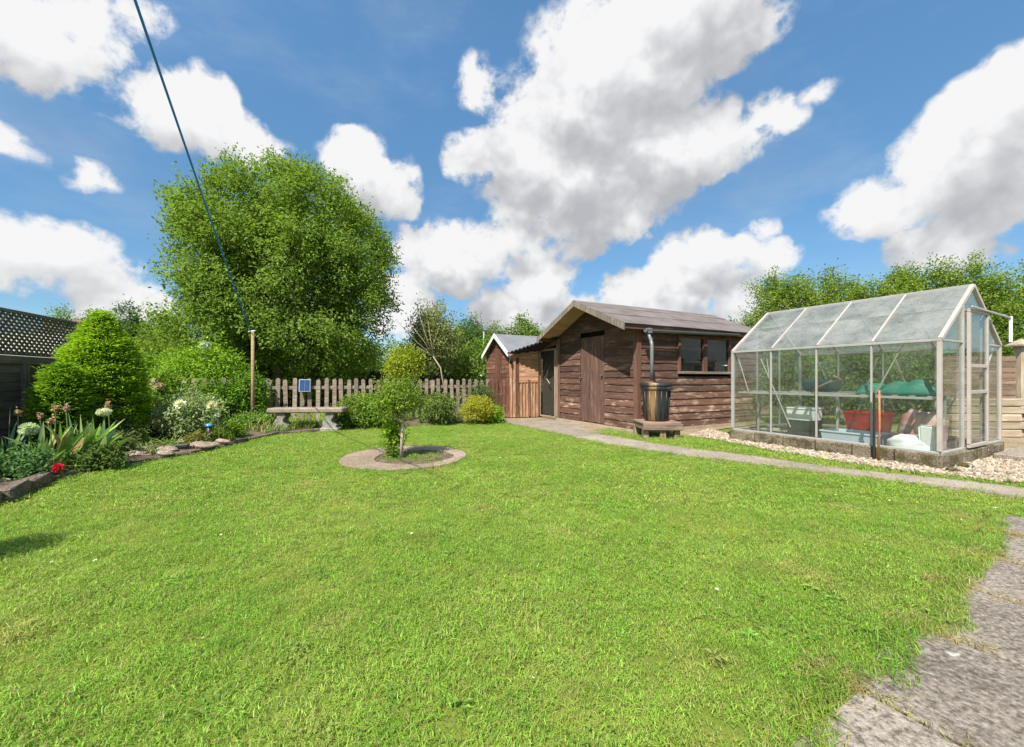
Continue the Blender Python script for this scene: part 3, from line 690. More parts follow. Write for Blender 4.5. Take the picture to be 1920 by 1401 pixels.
def lap(parent, name, o, xdir, nrm, pb, pt, z0, z1, m, out=.030, wob=.007):
    """one lap board in a wall: local x along xdir from point o, pb/pt = (start, end) at its lower and upper edge; lower edge proud and wany"""
    n = 7; vs = []; fs = []
    b0, b1 = pb; t0, t1 = pt; x00 = min(b0, t0)
    dz = [random.uniform(-wob, wob) for _ in range(n + 1)]
    for k in range(n + 1):
        u = k / n; xb = b0 + (b1 - b0) * u - x00; xt = t0 + (t1 - t0) * u - x00
        vs += [(xb, -out, z0 + dz[k]), (xt, -.012, z1), (xt, 0, z1), (xb, -out + .017, z0 + dz[k])]
    vs = [(x, y, z - z0) for x, y, z in vs]
    for k in range(n):
        a, c = k * 4, k * 4 + 4
        for j in range(4): fs.append((a + j, a + (j + 1) % 4, c + (j + 1) % 4, c + j))
    fs += [(3, 2, 1, 0), (n * 4, n * 4 + 1, n * 4 + 2, n * 4 + 3)]
    mb = MB(); mb.add(vs, fs)
    X = Vector(xdir).normalized(); Y = -Vector(nrm).normalized(); M = Matrix((X, Y, UP)).transposed().to_4x4()
    M.translation = Vector(o) + X * x00 + UP * z0
    ob = mb.build(name, m, parent, M)
    # outward faces
    bm = bmesh.new(); bm.from_mesh(ob.data); bmesh.ops.recalc_face_normals(bm, faces=bm.faces[:]); bm.to_mesh(ob.data); bm.free()
    return ob
def poly_board(parent, name, pts, nrm, t, m, label=None):
    """flat piece with outline pts (world) and thickness t along nrm; its own frame runs along the first edge"""
    o = Vector(pts[0]); nn_ = (Vector(pts[1]) - o).cross(Vector(pts[-1]) - o).normalized(); nrm = nn_ if nn_.dot(Vector(nrm)) > 0 else -nn_
    M = frame(o, Vector(pts[1]) - o, nrm); Mi = M.inverted()
    mb = MB(); q = [Mi @ Vector(p) for p in pts]; mb.prism([(p.x, p.y, 0) for p in q], (0, 0, t))
    ob = mb.build(name, m, parent, M)
    bm = bmesh.new(); bm.from_mesh(ob.data); bmesh.ops.recalc_face_normals(bm, faces=bm.faces[:]); bm.to_mesh(ob.data); bm.free()
    if label: ob['label'] = label
    return ob

# ------------------------------------------------------------------ the main shed
SHC = Vector((2.39, 7.72, 0)); SW, SLn, ZE, ZR, ZB = 2.65, 3.8, 2.03, 2.60, .06
shed = empty('garden_shed', SHC, 'large brown weatherboarded shed with overhanging felt roof and two window panes', 'shed')
MB().prism([SHC + pdir(-.06, -.08), SHC + pdir(SW + .05, -.08), SHC + pdir(SW + .05, SLn + .05), SHC + pdir(-.06, SLn + .05)], (0, 0, .055)).build('concrete_base', M_APRON, shed)
gz = lambda s: ZE + (ZR - ZE) * (1 - abs(s - SW / 2) / (SW / 2))
# added inner shell blocks light, its shade painted near-black; open behind the window
def rect3(o, x, w, z0, z1): return [o + x * 0 + UP * z0, o + x * w + UP * z0, o + x * w + UP * z1, o + UP * z1]
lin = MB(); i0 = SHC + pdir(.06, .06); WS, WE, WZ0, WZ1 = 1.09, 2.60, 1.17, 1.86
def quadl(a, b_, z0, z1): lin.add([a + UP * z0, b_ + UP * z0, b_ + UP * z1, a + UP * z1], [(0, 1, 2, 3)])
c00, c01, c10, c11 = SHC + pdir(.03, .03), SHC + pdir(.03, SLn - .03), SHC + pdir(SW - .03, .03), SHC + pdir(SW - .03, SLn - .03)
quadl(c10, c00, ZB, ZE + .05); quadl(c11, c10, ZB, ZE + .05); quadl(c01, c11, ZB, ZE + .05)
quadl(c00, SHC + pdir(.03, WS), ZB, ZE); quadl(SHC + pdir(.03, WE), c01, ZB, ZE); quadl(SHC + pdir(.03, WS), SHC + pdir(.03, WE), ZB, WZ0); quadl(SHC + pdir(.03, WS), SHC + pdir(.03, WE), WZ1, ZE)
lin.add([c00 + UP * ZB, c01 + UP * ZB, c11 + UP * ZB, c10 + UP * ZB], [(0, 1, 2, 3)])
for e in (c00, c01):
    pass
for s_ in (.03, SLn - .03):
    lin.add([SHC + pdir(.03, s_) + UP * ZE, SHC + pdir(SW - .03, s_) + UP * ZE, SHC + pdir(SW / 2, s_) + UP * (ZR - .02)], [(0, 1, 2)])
lin.build('added_dark_shell', M_DARK, shed)
# window wall, normal -A
EXP = .142; row = 0; z = ZB
while z < ZE - .02:
    z1 = min(z + EXP + .018, ZE + .02); m = M_SIDING2 if z < .95 else M_SIDING
    if z + .01 < WZ1 and z1 > WZ0 + .015:
        lap(shed, 'weatherboard', SHC, B, -A, (0, WS - .05), (0, WS - .05), z, z1, m)
        lap(shed, 'weatherboard', SHC, B, -A, (WE + .05, SLn), (WE + .05, SLn), z, z1, m)
    else: lap(shed, 'weatherboard', SHC, B, -A, (0, SLn), (0, SLn), z, z1, m)
    z += EXP
# gable wall, normal -B, with the door opening
DS0, DS1, DZ = .95, 1.77, 1.96
z = ZB
while z < ZR - .06:
    z1 = min(z + EXP + .018, ZR - .01)
    def ext(zz):
        if zz <= ZE: return 0, SW
        k = (zz - ZE) / (ZR - ZE) * SW / 2; return min(k, SW / 2 - .01), max(SW - k, SW / 2 + .01)
    (b0, b1), (t0, t1) = ext(z), ext(z1); m = M_SIDING2 if z < .55 else M_SIDING
    if z < DZ - .03:
        lap(shed, 'weatherboard', SHC, A, -B, (b0, DS0 - .01), (t0, DS0 - .01), z, z1, m)
        lap(shed, 'weatherboard', SHC, A, -B, (DS1 + .01, b1), (DS1 + .01, t1), z, z1, m)
    else: lap(shed, 'weatherboard', SHC, A, -B, (b0, b1), (t0, t1), z, z1, m)
    z += EXP
# far side and back are simple boards
z = ZB
while z < ZE - .02:
    z1 = min(z + EXP + .018, ZE); lap(shed, 'weatherboard', SHC + B * SLn, A, B, (0, SW), (0, SW), z, z1, M_SIDING)
    lap(shed, 'weatherboard', SHC + A * SW, B, A, (0, SLn), (0, SLn), z, z1, M_SIDING); z += EXP
# door of upright planks with ledges
door = MB().box((.41, .018, .945), (.80, .02, 1.86)).build('door', M_DOOR, shed, Matrix((A, B, UP)).transposed().to_4x4() @ Matrix.Identity(4))
M = Matrix((A, B, UP)).transposed().to_4x4(); M.translation = SHC + A * DS0 + UP * .07; WMAT[door.name] = M; door.matrix_basis = wm(shed).inverted() @ M
for k in range(7):
    x0 = DS0 + .008 + k * .115
    bar(door, 'plank', SHC + A * (x0 + .055) + UP * (.075 + random.uniform(-.012, .01)) - B * .012, SHC + A * (x0 + .055) + UP * (DZ - .02) - B * .012, .109, .022, M_DOOR, -B, .004)
for s_, zz in ((DS1 - .04, 1.05), (DS0 + .05, 1.10)):
    MB().cbox((0, 0, 0), (.05, .02, .09), .004).build('latch', M_PVC, door, frame(SHC + A * s_ + UP * zz - B * .032, A, -B))
# corner trim boards and window
bar(shed, 'corner_trim', SHC + pdir(-.038, -.022) + UP * .03, SHC + pdir(-.038, -.022) + UP * (ZE - .02), .10, .022, M_TRIM, -A)
bar(shed, 'corner_trim', SHC + pdir(.035, -.042) + UP * .03, SHC + pdir(.035, -.042) + UP * (ZE - .02), .09, .022, M_TRIM, -B)
bar(shed, 'corner_trim', SHC + pdir(SW - .03, -.042) + UP * .03, SHC + pdir(SW - .03, -.042) + UP * (ZE - .02), .08, .022, M_TRIM, -B)
wm_ = (WS + WE) / 2 - .02
win = bar(shed, 'window', SHC + pdir(-.03, WS - .06) + UP * (WZ0 - .02), SHC + pdir(-.03, WE + .06) + UP * (WZ0 - .02), .05, .075, M_BARGE, -A)
bar(win, 'frame', SHC + pdir(-.03, WS - .06) + UP * (WZ1 + .02), SHC + pdir(-.03, WE + .06) + UP * (WZ1 + .02), .05, .06, M_TRIM, -A)
for t_, w_ in ((WS - .03, .06), (wm_, .11), (WE + .03, .07)):
    bar(win, 'mullion', SHC + pdir(-.03, t_) + UP * (WZ0 + .005), SHC + pdir(-.03, t_) + UP * (WZ1 - .005), w_, .065, M_TRIM, -A)
for t0_, t1_ in ((WS, wm_ - .055), (wm_ + .055, WE - .005)):
    poly_board(win, 'pane', [SHC + pdir(-.02, t0_) + UP * WZ0, SHC + pdir(-.02, t1_) + UP * WZ0, SHC + pdir(-.02, t1_) + UP * WZ1, SHC + pdir(-.02, t0_) + UP * WZ1], -A, .004, M_WIN)
MB().cbox((0, 0, 0), (.07, .02, .12), .01).build('white_tag', M_WHITEP, win, frame(SHC + pdir(.01, WE - .08) + UP * (WZ0 + .14), B, -A))
# roof: felt sheets lapped up each slope, over a boarded deck; overhang OV at the gable, OE at the eaves
OV, OE = .52, .17
sl_ = (ZR - ZE) / (SW / 2)
def rp(s, t, dz=0): return SHC + pdir(s, t) + UP * (ZE + .05 + (s if s < SW / 2 else SW - s) * sl_ + dz)
for side in (0, 1):
    f = (lambda s: s) if side == 0 else (lambda s: SW - s)
    poly_board(shed, 'roof_deck', [rp(f(-OE + .03), -OV + .02, .0), rp(f(-OE + .03), SLn + .15, .0), rp(f(SW / 2 - .001), SLn + .15, .0), rp(f(SW / 2 - .001), -OV + .02, .0)], UP, .018, M_PLY)
    edges = [-OE - .02, .42, .98, SW / 2 + .004]
    for k in range(3):
        s0, s1 = edges[k], edges[k + 1] + (.05 if k < 2 else 0); lift = .024 + .004 * (2 - k) * 0 + k * .0
        nseg = 10; vs = []
        for j in range(nseg + 1):
            t_ = -OV - .015 + (SLn + .18 + OV) * j / nseg
            for s_, dz in ((s0, lift + .010), (s1, lift + .001)):
                p = rp(f(s_), t_, dz + random.uniform(-.003, .003)); vs += [p, p + UP * .007]
        mb = MB(); c = sum(vs, Vector()) / len(vs); vs = [v - c for v in vs]
        fs = []
        for j in range(nseg):
            a_, b_ = j * 4, j * 4 + 4
            fs += [(a_, b_, b_ + 2, a_ + 2), (a_ + 1, a_ + 3, b_ + 3, b_ + 1), (a_, a_ + 1, b_ + 1, b_), (a_ + 2, b_ + 2, b_ + 3, a_ + 3)]
        fs += [(0, 2, 3, 1), (nseg * 4, nseg * 4 + 1, nseg * 4 + 3, nseg * 4 + 2)]
        mb.add(vs, fs); mb.build('felt_sheet', M_FELT, shed, Matrix.Translation(c))
    # barge board and eaves fascia
    q = [rp(f(-OE - .03), -OV, -.09), rp(f(-OE - .03), -OV, .028), rp(f(SW / 2), -OV, .028), rp(f(SW / 2), -OV, -.09)]
    poly_board(shed, 'barge_board', q, -B, .022, M_BARGE)
    bar(shed, 'fascia', rp(f(-OE + .02), -OV + .02, -.03), rp(f(-OE + .02), SLn + .15, -.03), .09, .02, M_SIDING, -A if side == 0 else A)
mb = MB(); mb.prism([rp(SW / 2 - .1, -OV - .02, .034), rp(SW / 2, -OV - .02, .043), rp(SW / 2 + .1, -OV - .02, .034), rp(SW / 2, -OV - .02, .03)], B * (SLn + .2 + OV))
mb.build('ridge_strip', M_FELT, shed)
# gutter (half round) with a downpipe to the butt
gut = MB(); r_ = .05; g0, g1 = SHC + pdir(-OE - .065, -.05), SHC + pdir(-OE - .065, 2.62); zg0 = ZE - .10
vs = []
for P_, dz in ((g0, 0), (g1, .05)):
    for k in range(9):
        w = math.pi + math.pi * k / 8
        for rad in (r_, r_ - .005): vs.append(P_ + (-A) * (math.cos(w) * rad) + UP * (zg0 + dz + math.sin(w) * rad))
fs = []
for k in range(8):
    a_ = k * 2; fs += [(a_, a_ + 2, 18 + a_ + 2, 18 + a_), (a_ + 1, 18 + a_ + 1, 18 + a_ + 3, a_ + 3)]
fs += [(0, 18, 19, 1), (16, 17, 35, 34)]; gut.add(vs, fs)
gut.prism([g0 + (-A) * (math.cos(w) * r_) + UP * (zg0 + math.sin(w) * r_) for w in np.linspace(math.pi, 2 * math.pi, 9)], -B * .006)
gut.prism([g1 + (-A) * (math.cos(w) * r_) + UP * (zg0 + .05 + math.sin(w) * r_) for w in np.linspace(math.pi, 2 * math.pi, 9)], B * .006)
gutter = gut.build('gutter', M_PVC, shed)
BUTT = SHC + pdir(-.40, .12)
# butt position along the window wall just round the corner
BUTT = Vector((2.575, 7.30, 0))
dp0 = SHC + pdir(-OE - .065, .03) + UP * (zg0 - .04)
dpx = SHC + pdir(-.09, .10)
dtop = BUTT + Vector((-.06, .04, 0))
dp = MB().tube([dp0, dp0 - UP * .05, dpx.lerp(dp0, .35) + UP * (1.86 - dp0.z * .35), dpx + UP * 1.74, dpx + UP * 1.66, Vector((dpx.x, dpx.y, 1.45)), Vector((dpx.x * .6 + dtop.x * .4, dpx.y * .6 + dtop.y * .4, 1.14)), dtop + UP * 1.0], .030, 12)
dp = MB().tube([dp0, dp0 - UP * .06, dp0.lerp(Vector((dtop.x, dtop.y, dp0.z)), .75) - UP * .17, Vector((dtop.x, dtop.y, dp0.z - .25)), dtop + UP * 1.35, dtop + UP * .99], .032, 12)
dp.build('downpipe', M_PVC, gutter, smooth=True)
MB().cbox((0, 0, 0), (.10, .09, .10), .01).build('gutter_outlet', M_PVC, gutter, frame(dp0 + UP * .02, B, UP))

# water butt on its timber stand
def mat_butt():
    m, nt, b = newmat('butt_plastic'); v = objvec(nt, (1, 1, .25), False)
    n = NOISE(nt, v, 7, 6, .7); x = N(nt, 'ShaderNodeSeparateXYZ', {0: N(nt, 'ShaderNodeTexCoord').outputs['Object']}).outputs[0]
    side = MATH(nt, 'MULTIPLY', SMOOTH(nt, x, -.03, -.11), SMOOTH(nt, x, -.215, -.15))
    streak_mask = MATH(nt, 'MULTIPLY', side, SMOOTH(nt, n, .33, .5))  # orange band down one side, broken up by noise
    c = MIX(nt, MATH(nt, 'MULTIPLY', streak_mask, .8), (.022, .023, .025), (.30, .17, .075))
    c = MIX(nt, MATH(nt, 'MULTIPLY', SMOOTH(nt, n, .55, .8), .4), c, (.12, .11, .10))
    nt.links.new(c, b.inputs['Base Color']); b.inputs['Roughness'].default_value = .42; return m
M_BUTT = mat_butt(); M_OLDW = wood('old_timber', (.13, .085, .06), (.26, .18, .13), (.36, .28, .22), .5, along=1.6, across=16, vary=.2)
stand = empty('butt_stand', BUTT, 'rough timber stand carrying the black water butt at the shed corner', 'stand')
for k in range(4): bar(stand, 'top_plank', BUTT + Vector((-.33, -.23 + k * .155, .262)), BUTT + Vector((.34, -.23 + k * .155, .262)), .145, .035, M_OLDW, UP, .008)
for sx in (-.29, .28): bar(stand, 'rail', BUTT + Vector((sx, -.31, .195)), BUTT + Vector((sx, .30, .195)), .10, .05, M_OLDW, (1, 0, 0), .006)
bar(stand, 'front_rail', BUTT + Vector((-.34, -.335, .205)), BUTT + Vector((.35, -.325, .195)), .11, .04, M_OLDW, (0, -1, 0), .008)
for sx, sy in ((-.27, -.24), (.27, -.24), (-.27, .24), (.27, .24), (.02, -.26)): bar(stand, 'leg', BUTT + Vector((sx, sy, 0)), BUTT + Vector((sx, sy, .19)), .10, .09, M_OLDW, (0, -1, 0), .008)
butt = empty('water_butt', BUTT + UP * .28, 'black plastic water butt with orange streak under the shed downpipe', 'water butt')
prof = [(.185, 0), (.20, .02), (.215, .2), (.232, .42), (.243, .54), (.25, .55), (.262, .56), (.265, .61), (.25, .62)]
Mb = Matrix.Translation(BUTT + UP * .282)
bb = MB()
for k in range(len(prof)): pass
bb.lathe(prof, 28); bb.build('barrel', M_BUTT, butt, Mb, True)
for k in range(9):
    w = 3.5 + k * .42; bb = MB(); bb.tube([(.204 * math.cos(w), .204 * math.sin(w), .03), (.247 * math.cos(w), .247 * math.sin(w), .53)], .008, 6); bb.build('rib', M_BUTT, butt, Mb, True)
MB().lathe([(.272, 0), (.278, .012), (.278, .05), (.26, .062), (.12, .078), (.0, .08)], 28).build('lid', M_BUTT, butt, Matrix.Translation(BUTT + UP * .892), True)
MB().cbox((.15, -.235, .58), (.12, .06, .05), .012).build('handle', M_BUTT, butt, Mb)

# ------------------------------------------------------------------ lean-to pen with mesh gate and patched plank wall
pen = empty('lean_to_pen', SHC + A * 3.1, 'patched timber lean-to with black corrugated roof and a tall wire gate', 'lean-to')
GA0, GA1 = SHC + A * (SW + .03) - B * .02, SHC + A * 3.56 - B * .02
M_POST = wood('pen_post', (.20, .15, .10), (.36, .28, .20), None, along=1.5, across=18, vary=.15)
bar(pen, 'post', GA1, GA1 + UP * 1.88, .07, .06, M_POST, -B); bar(pen, 'post', GA0 + A * .02, GA0 + A * .02 + UP * 1.98, .05, .05, M_POST, -B)
bar(pen, 'lintel', GA0 + UP * 1.93 - B * .03, GA1 + UP * 1.80 - B * .03, .12, .03, M_TRIM, -B)
M_ALU0 = plain('grey_metal', (.38, .38, .37), .5)
gate = bar(pen, 'gate', GA0 + A * .06 + UP * .06 - B * .035, GA1 - A * .05 + UP * .06 - B * .035, .045, .035, M_POST, -B)
bar(gate, 'top_rail', GA0 + A * .06 + UP * 1.76 - B * .035, GA1 - A * .05 + UP * 1.76 - B * .035, .045, .034, M_POST, -B)
for s_ in (.075, .80): bar(gate, 'stile', GA0 + A * s_ + UP * .085 - B * .035, GA0 + A * s_ + UP * 1.735 - B * .035, .045, .033, M_POST, -B)
bar(gate, 'diagonal_brace', GA0 + A * .3 + UP * .9 - B * .05, GA0 + A * .45 + UP * 1.02 - B * .05, .018, .012, M_ALU0, -B)
M_WIRE = plain('dark_wire', (.13, .12, .10), .5, metal=.6)
mb = MB()
for k in range(-16, 20):
    for sg in (1, -1):
        x0 = .10 + k * .045; pts = []
        a0_, a1_ = (x0, .09), (x0 + sg * .9, 1.73)
        xs = []
        for j in range(12):
            u = j / 11; x = a0_[0] + (a1_[0] - a0_[0]) * u
            if .09 <= x <= .80: pts.append(GA0 + A * x + UP * (.09 + 1.64 * u) - B * .035)
        if len(pts) > 1: mb.tube([pts[0], pts[-1]], .0016, 3, False)
mb.build('wire_mesh', M_WIRE, gate)['kind'] = 'stuff'
M_NET = plain('net_and_shade_dark', (.045, .036, .028), .95, vary=.8, scale=22)  # opaque dark colour for netting and the unlit pen behind it
MB().prism([GA0 + A * .08 + UP * .10 + B * .06, GA1 - A * .06 + UP * .10 + B * .06, GA1 - A * .06 + UP * 1.80 + B * .06, GA0 + A * .08 + UP * 1.84 + B * .06], B * .01).build('net_and_shade_panel', M_NET, pen)
mb = MB(); q0, q1 = GA0 + B * 1.0, GA1 + B * 1.3 + A * .3
mb.prism([GA0 + A * .0 + B * .9, GA1 + B * .9 + A * .4, GA1 + B * .96 + A * .4, GA0 + B * .96], UP * 1.75); mb.build('back_wall', M_DARK, pen)  # wall coloured near-black to paint in the pen's shade
WL0, WL1 = Vector((.70, 10.72, 0)), Vector((-.07, 10.55, 0)); WLX = Vector((-.62, 10.42, 0))
# plank wall left of the gate: two runs of upright boards
d = (WL1 - WL0); nrm = Vector((-.2, -1, 0)).normalized()
for k in range(9):
    p = WL0.lerp(WL1, (k + .5) / 9); top = 1.74 - .10 * k / 9 + random.uniform(-.02, .02)
    bar(pen, 'wall_plank', p + UP * .02, p + UP * top, d.length / 9 - .004, .022, [M_ORANGE, M_ORANGE2, M_REDBR, M_ORANGE2][k % 4] if k not in (2, 3) else M_ORANGE, nrm, .004)
for k in range(5):     # paler patch boards nailed across the upper half
    zz = 1.0 + k * .15; bar(pen, 'patch_board', WL0.lerp(WL1, .02) + UP * zz + nrm * .022, WL0.lerp(WL1, .66) + UP * (zz - .01) + nrm * .022, .142, .016, M_ORANGE, nrm, .003)
bar(pen, 'wall_batten', WL0.lerp(WL1, .30) + UP * .05 + nrm * .042, WL0.lerp(WL1, .33) + UP * 1.0 + nrm * .03, .06, .022, M_REDBR, nrm, .004)
bar(pen, 'head_board', WL0 + UP * 1.72 + nrm * .025, WL1 + UP * 1.60 + nrm * .025, .13, .02, M_ORANGE, nrm, .004)
def corrug(p0, p1, depth, amp, waves, t, dirn):
    """corrugated sheet from p0 to p1, running back by depth"""
    n = waves * 6; vs = []
    for k in range(n + 1):
        u = k / n; p = p0.lerp(p1, u) + UP * (amp * math.sin(u * waves * 6.283))
        for q in (p, p + depth): vs += [q, q + UP * t]
    fs = []
    for k in range(n):
        a_, b_ = k * 4, k * 4 + 4
        fs += [(a_, a_ + 2, b_ + 2, b_), (a_ + 1, b_ + 1, b_ + 3, a_ + 3), (a_, b_, b_ + 1, a_ + 1), (a_ + 2, a_ + 3, b_ + 3, b_ + 2)]
    fs += [(0, 1, 3, 2), (n * 4, n * 4 + 2, n * 4 + 3, n * 4 + 1)]
    return MB().add(vs, fs)
M_BLACK = plain('black_bitumen', (.022, .02, .02), .75, vary=.3)
corrug(WL1 + Vector((-.06, -.12, 1.665)), GA0 + UP * 2.04 - B * .1, B * 2.2 + A * .25, .022, 12, .012, None).build('corrugated_roof', M_BLACK, pen)
MB().tube([WL1 + Vector((-.02, -.1, 1.60)), WL1 + Vector((.04, -.08, 1.52)), WL1 + Vector((.05, -.06, 1.40))], .03, 8).build('pipe_elbow', M_BLACK, pen, smooth=True)

planks = empty('plank_fence', WLX, 'low fence of reddish brown upright planks in front of the small shed', 'fence')
for k in range(6):
    p = WL1.lerp(WLX, (k + .5) / 6); bar(planks, 'plank', p + UP * .02, p + UP * (1.0 + random.uniform(-.05, .03)), .084, .02, M_REDBR, nrm, .004)
for zz in (.28, .78): bar(planks, 'rail', WL1 + UP * zz - nrm * .035, WLX + UP * zz - nrm * .035, .07, .03, M_REDBR, nrm)

# ------------------------------------------------------------------ small shed behind
S2 = Vector((-.03, 11.15, 0)); W2, L2, ZE2, ZR2 = 1.6, 2.2, 1.74, 2.27
sh2 = empty('small_shed', S2, 'small brown shed with white barge boards and grey felt roof beyond the lean-to', 'shed')
z = .05
while z < ZR2 - .08:
    z1 = min(z + .14, ZR2 - .02)
    def ext2(zz):
        if zz <= ZE2: return 0, W2
        k = (zz - ZE2) / (ZR2 - ZE2) * W2 / 2; return min(k, W2 / 2 - .01), max(W2 - k, W2 / 2 + .01)
    (b0, b1), (t0, t1) = ext2(z), ext2(z1)
    lap(sh2, 'weatherboard', S2, A, -B, (b0, b1), (t0, t1), z, z1, M_REDBR, .02, .003)
    if z < ZE2 - .05: lap(sh2, 'weatherboard', S2, B, -A, (0, L2), (0, L2), z, min(z1, ZE2), M_REDBR, .02, .003)
    z += .126
for s0_, s1_ in ((.55, .68), (.69, .82), (.83, .96)): bar(sh2, 'door_plank', S2 + A * (s0_ + .06) + UP * .1 - B * .03, S2 + A * (s0_ + .06) + UP * 1.85 - B * .03, .125, .02, M_REDBR, -B)
s2l = (ZR2 - ZE2) / (W2 / 2)
def rp2(s, t, dz=0): return S2 + pdir(s, t) + UP * (ZE2 + .03 + (s if s < W2 / 2 else W2 - s) * s2l + dz)
for side in (0, 1):
    f = (lambda s: s) if side == 0 else (lambda s: W2 - s)
    poly_board(sh2, 'roof_felt', [rp2(f(-.08), -.12), rp2(f(-.08), L2 + .1), rp2(f(W2 / 2), L2 + .1), rp2(f(W2 / 2), -.12)], UP, .02, M_FELT2)
    poly_board(sh2, 'barge_board', [rp2(f(-.10), -.13, -.09), rp2(f(-.10), -.13, .03), rp2(f(W2 / 2), -.13, .03), rp2(f(W2 / 2), -.13, -.09)], -B, .02, M_WHITEP)
mb = MB(); mb.prism([S2 + pdir(W2 - .02, .02) , S2 + pdir(W2 - .02, L2), S2 + pdir(W2, L2), S2 + pdir(W2, .02)], UP * ZE2); mb.prism([S2 + pdir(.02, L2 - .02), S2 + pdir(W2 - .02, L2 - .02), S2 + pdir(W2 - .02, L2), S2 + pdir(.02, L2)], UP * ZE2)
mb.build('back_wall', M_REDBR, sh2)

# ================================================================== greenhouse
M_ALU = plain('dull_aluminium', (.34, .335, .315), .5, metal=.0, vary=.2, scale=8, dirt=(.30, .25, .20), dirtamt=.5)
M_ALU2 = plain('pinkish_grey_aluminium', (.42, .365, .335), .5, vary=.15, scale=8, dirt=(.34, .27, .22), dirtamt=.45)
M_GL = glass('greenhouse_glass', .035, (.55, .56, .48), (.95, .97, .95), 2.2)
M_GLR = glass('dirt_and_sky_roof_glass', .22, (.55, .55, .54), (.90, .93, .92), 1.6, gloss=.06)  # pale film is dirt plus the sky's reflection put into its colour
M_GLE = glass('door_glass', .03, (.6, .6, .56), (.93, .95, .93), 2.5)
PZ, EZ, RZ = .184, 1.475, 2.19
gh = empty('greenhouse', GH1, 'old aluminium greenhouse with dirty glass on a mossy concrete block plinth', 'greenhouse')
GP = lambda s, t, z: GH1 + A * s + B * t + UP * z
# plinth blocks
for k in range(6):
    l0, l1 = -.04 + k * .43, -.04 + (k + 1) * .43
    bar(gh, 'plinth_block', GP(l0 + .004, .0, .078), GP(min(l1, GHL + .05) - .004, .0, .078), .19 + random.uniform(-.01, .01), .11, M_BLOCK, -B, .014)
    bar(gh, 'plinth_block', GP(l0 + .004, GHW, .078), GP(min(l1, GHL + .05) - .004, GHW, .078), .19, .11, M_BLOCK, B, .014)
for k in range(4):
    l0, l1 = .06 + k * .47, .06 + (k + 1) * .47
    bar(gh, 'plinth_block', GP(.0, l0 + .004, .076), GP(.0, l1 - .004, .076), .185 + random.uniform(-.012, .01), .11, M_BLOCK, -A, .014)
    bar(gh, 'plinth_block', GP(GHL, l0 + .004, .076), GP(GHL, l1 - .004, .076), .185, .11, M_BLOCK, A, .014)
sheet_f = MB().prism([GP(.05, .05, -.01), GP(GHL - .05, .05, -.01), GP(GHL - .05, GHW - .05, -.01), GP(.05, GHW - .05, -.01)], UP * .03).build('soil_floor', M_SOIL, gh)
def gb(nm, p, q, w=.03, t=.025, face=-B, m=None): return bar(gh, nm, p, q, w * .8, t, m or M_ALU, face, .003)
bays = [0, .625, 1.25, 1.875, 2.5]
for t_, fc in ((0, -B), (GHW, B)):
    gb('base_rail', GP(0, t_, PZ), GP(GHL, t_, PZ), .035, .04, fc); gb('eave_rail', GP(-.02, t_, EZ), GP(GHL + .02, t_, EZ), .04, .05, fc)
    for s_ in bays[1:-1]: gb('glazing_bar', GP(s_, t_, PZ + .018), GP(s_, t_, EZ - .02), .026, .03, fc)
    for s_ in (0.0, GHL): gb('corner_post', GP(s_, t_, PZ + .018), GP(s_, t_, EZ - .02), .05, .05, fc, M_ALU2 if s_ == 0 else None)
    for k in range(4): poly_board(gh, 'wall_pane', [GP(bays[k] + .012, t_, PZ + .02), GP(bays[k + 1] - .012, t_, PZ + .02), GP(bays[k + 1] - .012, t_, EZ - .02), GP(bays[k] + .012, t_, EZ - .02)], fc, .004, M_GL)
gb('ridge_bar', GP(-.02, GHW / 2, RZ), GP(GHL + .02, GHW / 2, RZ), .05, .05, UP)
hw = GHW / 2
def slope(s, u, side, dz=0):          # u 0 at the eave, 1 at the ridge
    t_ = hw * u if side == 0 else GHW - hw * u
    return GP(s, t_, EZ + (RZ - EZ) * u + dz)
for side in (0, 1):
    nrm_ = Vector((-B.x * (RZ - EZ), -B.y * (RZ - EZ), hw)).normalized() if side == 0 else Vector((B.x * (RZ - EZ), B.y * (RZ - EZ), hw)).normalized()
    for s_ in bays[1:-1]: gb('roof_bar', slope(s_, .02, side, .01), slope(s_, .98, side, .01), .028, .03, nrm_, M_ALU2)
    for s_ in (-.005, GHL + .005): gb('rafter', slope(s_, .0, side, .01), slope(s_, .99, side, .01), .05, .045, nrm_, M_ALU2)
    for k in range(4):
        for u0, u1, dz in ((.02, .57, .008), (.54, .985, .016)):
            poly_board(gh, 'roof_pane', [slope(bays[k] + .012, u0, side, dz), slope(bays[k + 1] - .012, u0, side, dz), slope(bays[k + 1] - .012, u1, side, dz), slope(bays[k] + .012, u1, side, dz)], nrm_, .004, M_GLR)
# braces and staging
for s0, z0, s1, z1, t_ in ((2.44, EZ - .08, 2.26, .82, .04), (1.9, .82, 1.98, EZ - .05, .05), (2.1, EZ - .05, 1.62, PZ + .12, .05), (1.62, PZ + .12, 1.30, EZ - .1, 1.95), (.62, .80, .34, EZ - .04, .05), (1.1, EZ - .05, .93, .88, 1.94), (2.2, EZ - .05, 1.75, PZ + .1, 1.95), (.15, EZ - .1, .60, PZ + .1, 1.95)):
    gb('brace', GP(s0, t_, z0), GP(s1, t_, z1), .02, .012, -B)
for t_ in (.06, .50): gb('staging_rail', GP(.06, t_, .80), GP(GHL - .06, t_, .80), .035, .03, -B)
for s_ in np.arange(.1, 2.4, .16): gb('staging_slat', GP(float(s_), .045, .822), GP(float(s_), .52, .822), .06, .012, UP)
for s_ in (.1, 1.22, 2.38): gb('staging_leg', GP(s_, .5, .03), GP(s_, .5, .79), .03, .03, -B)
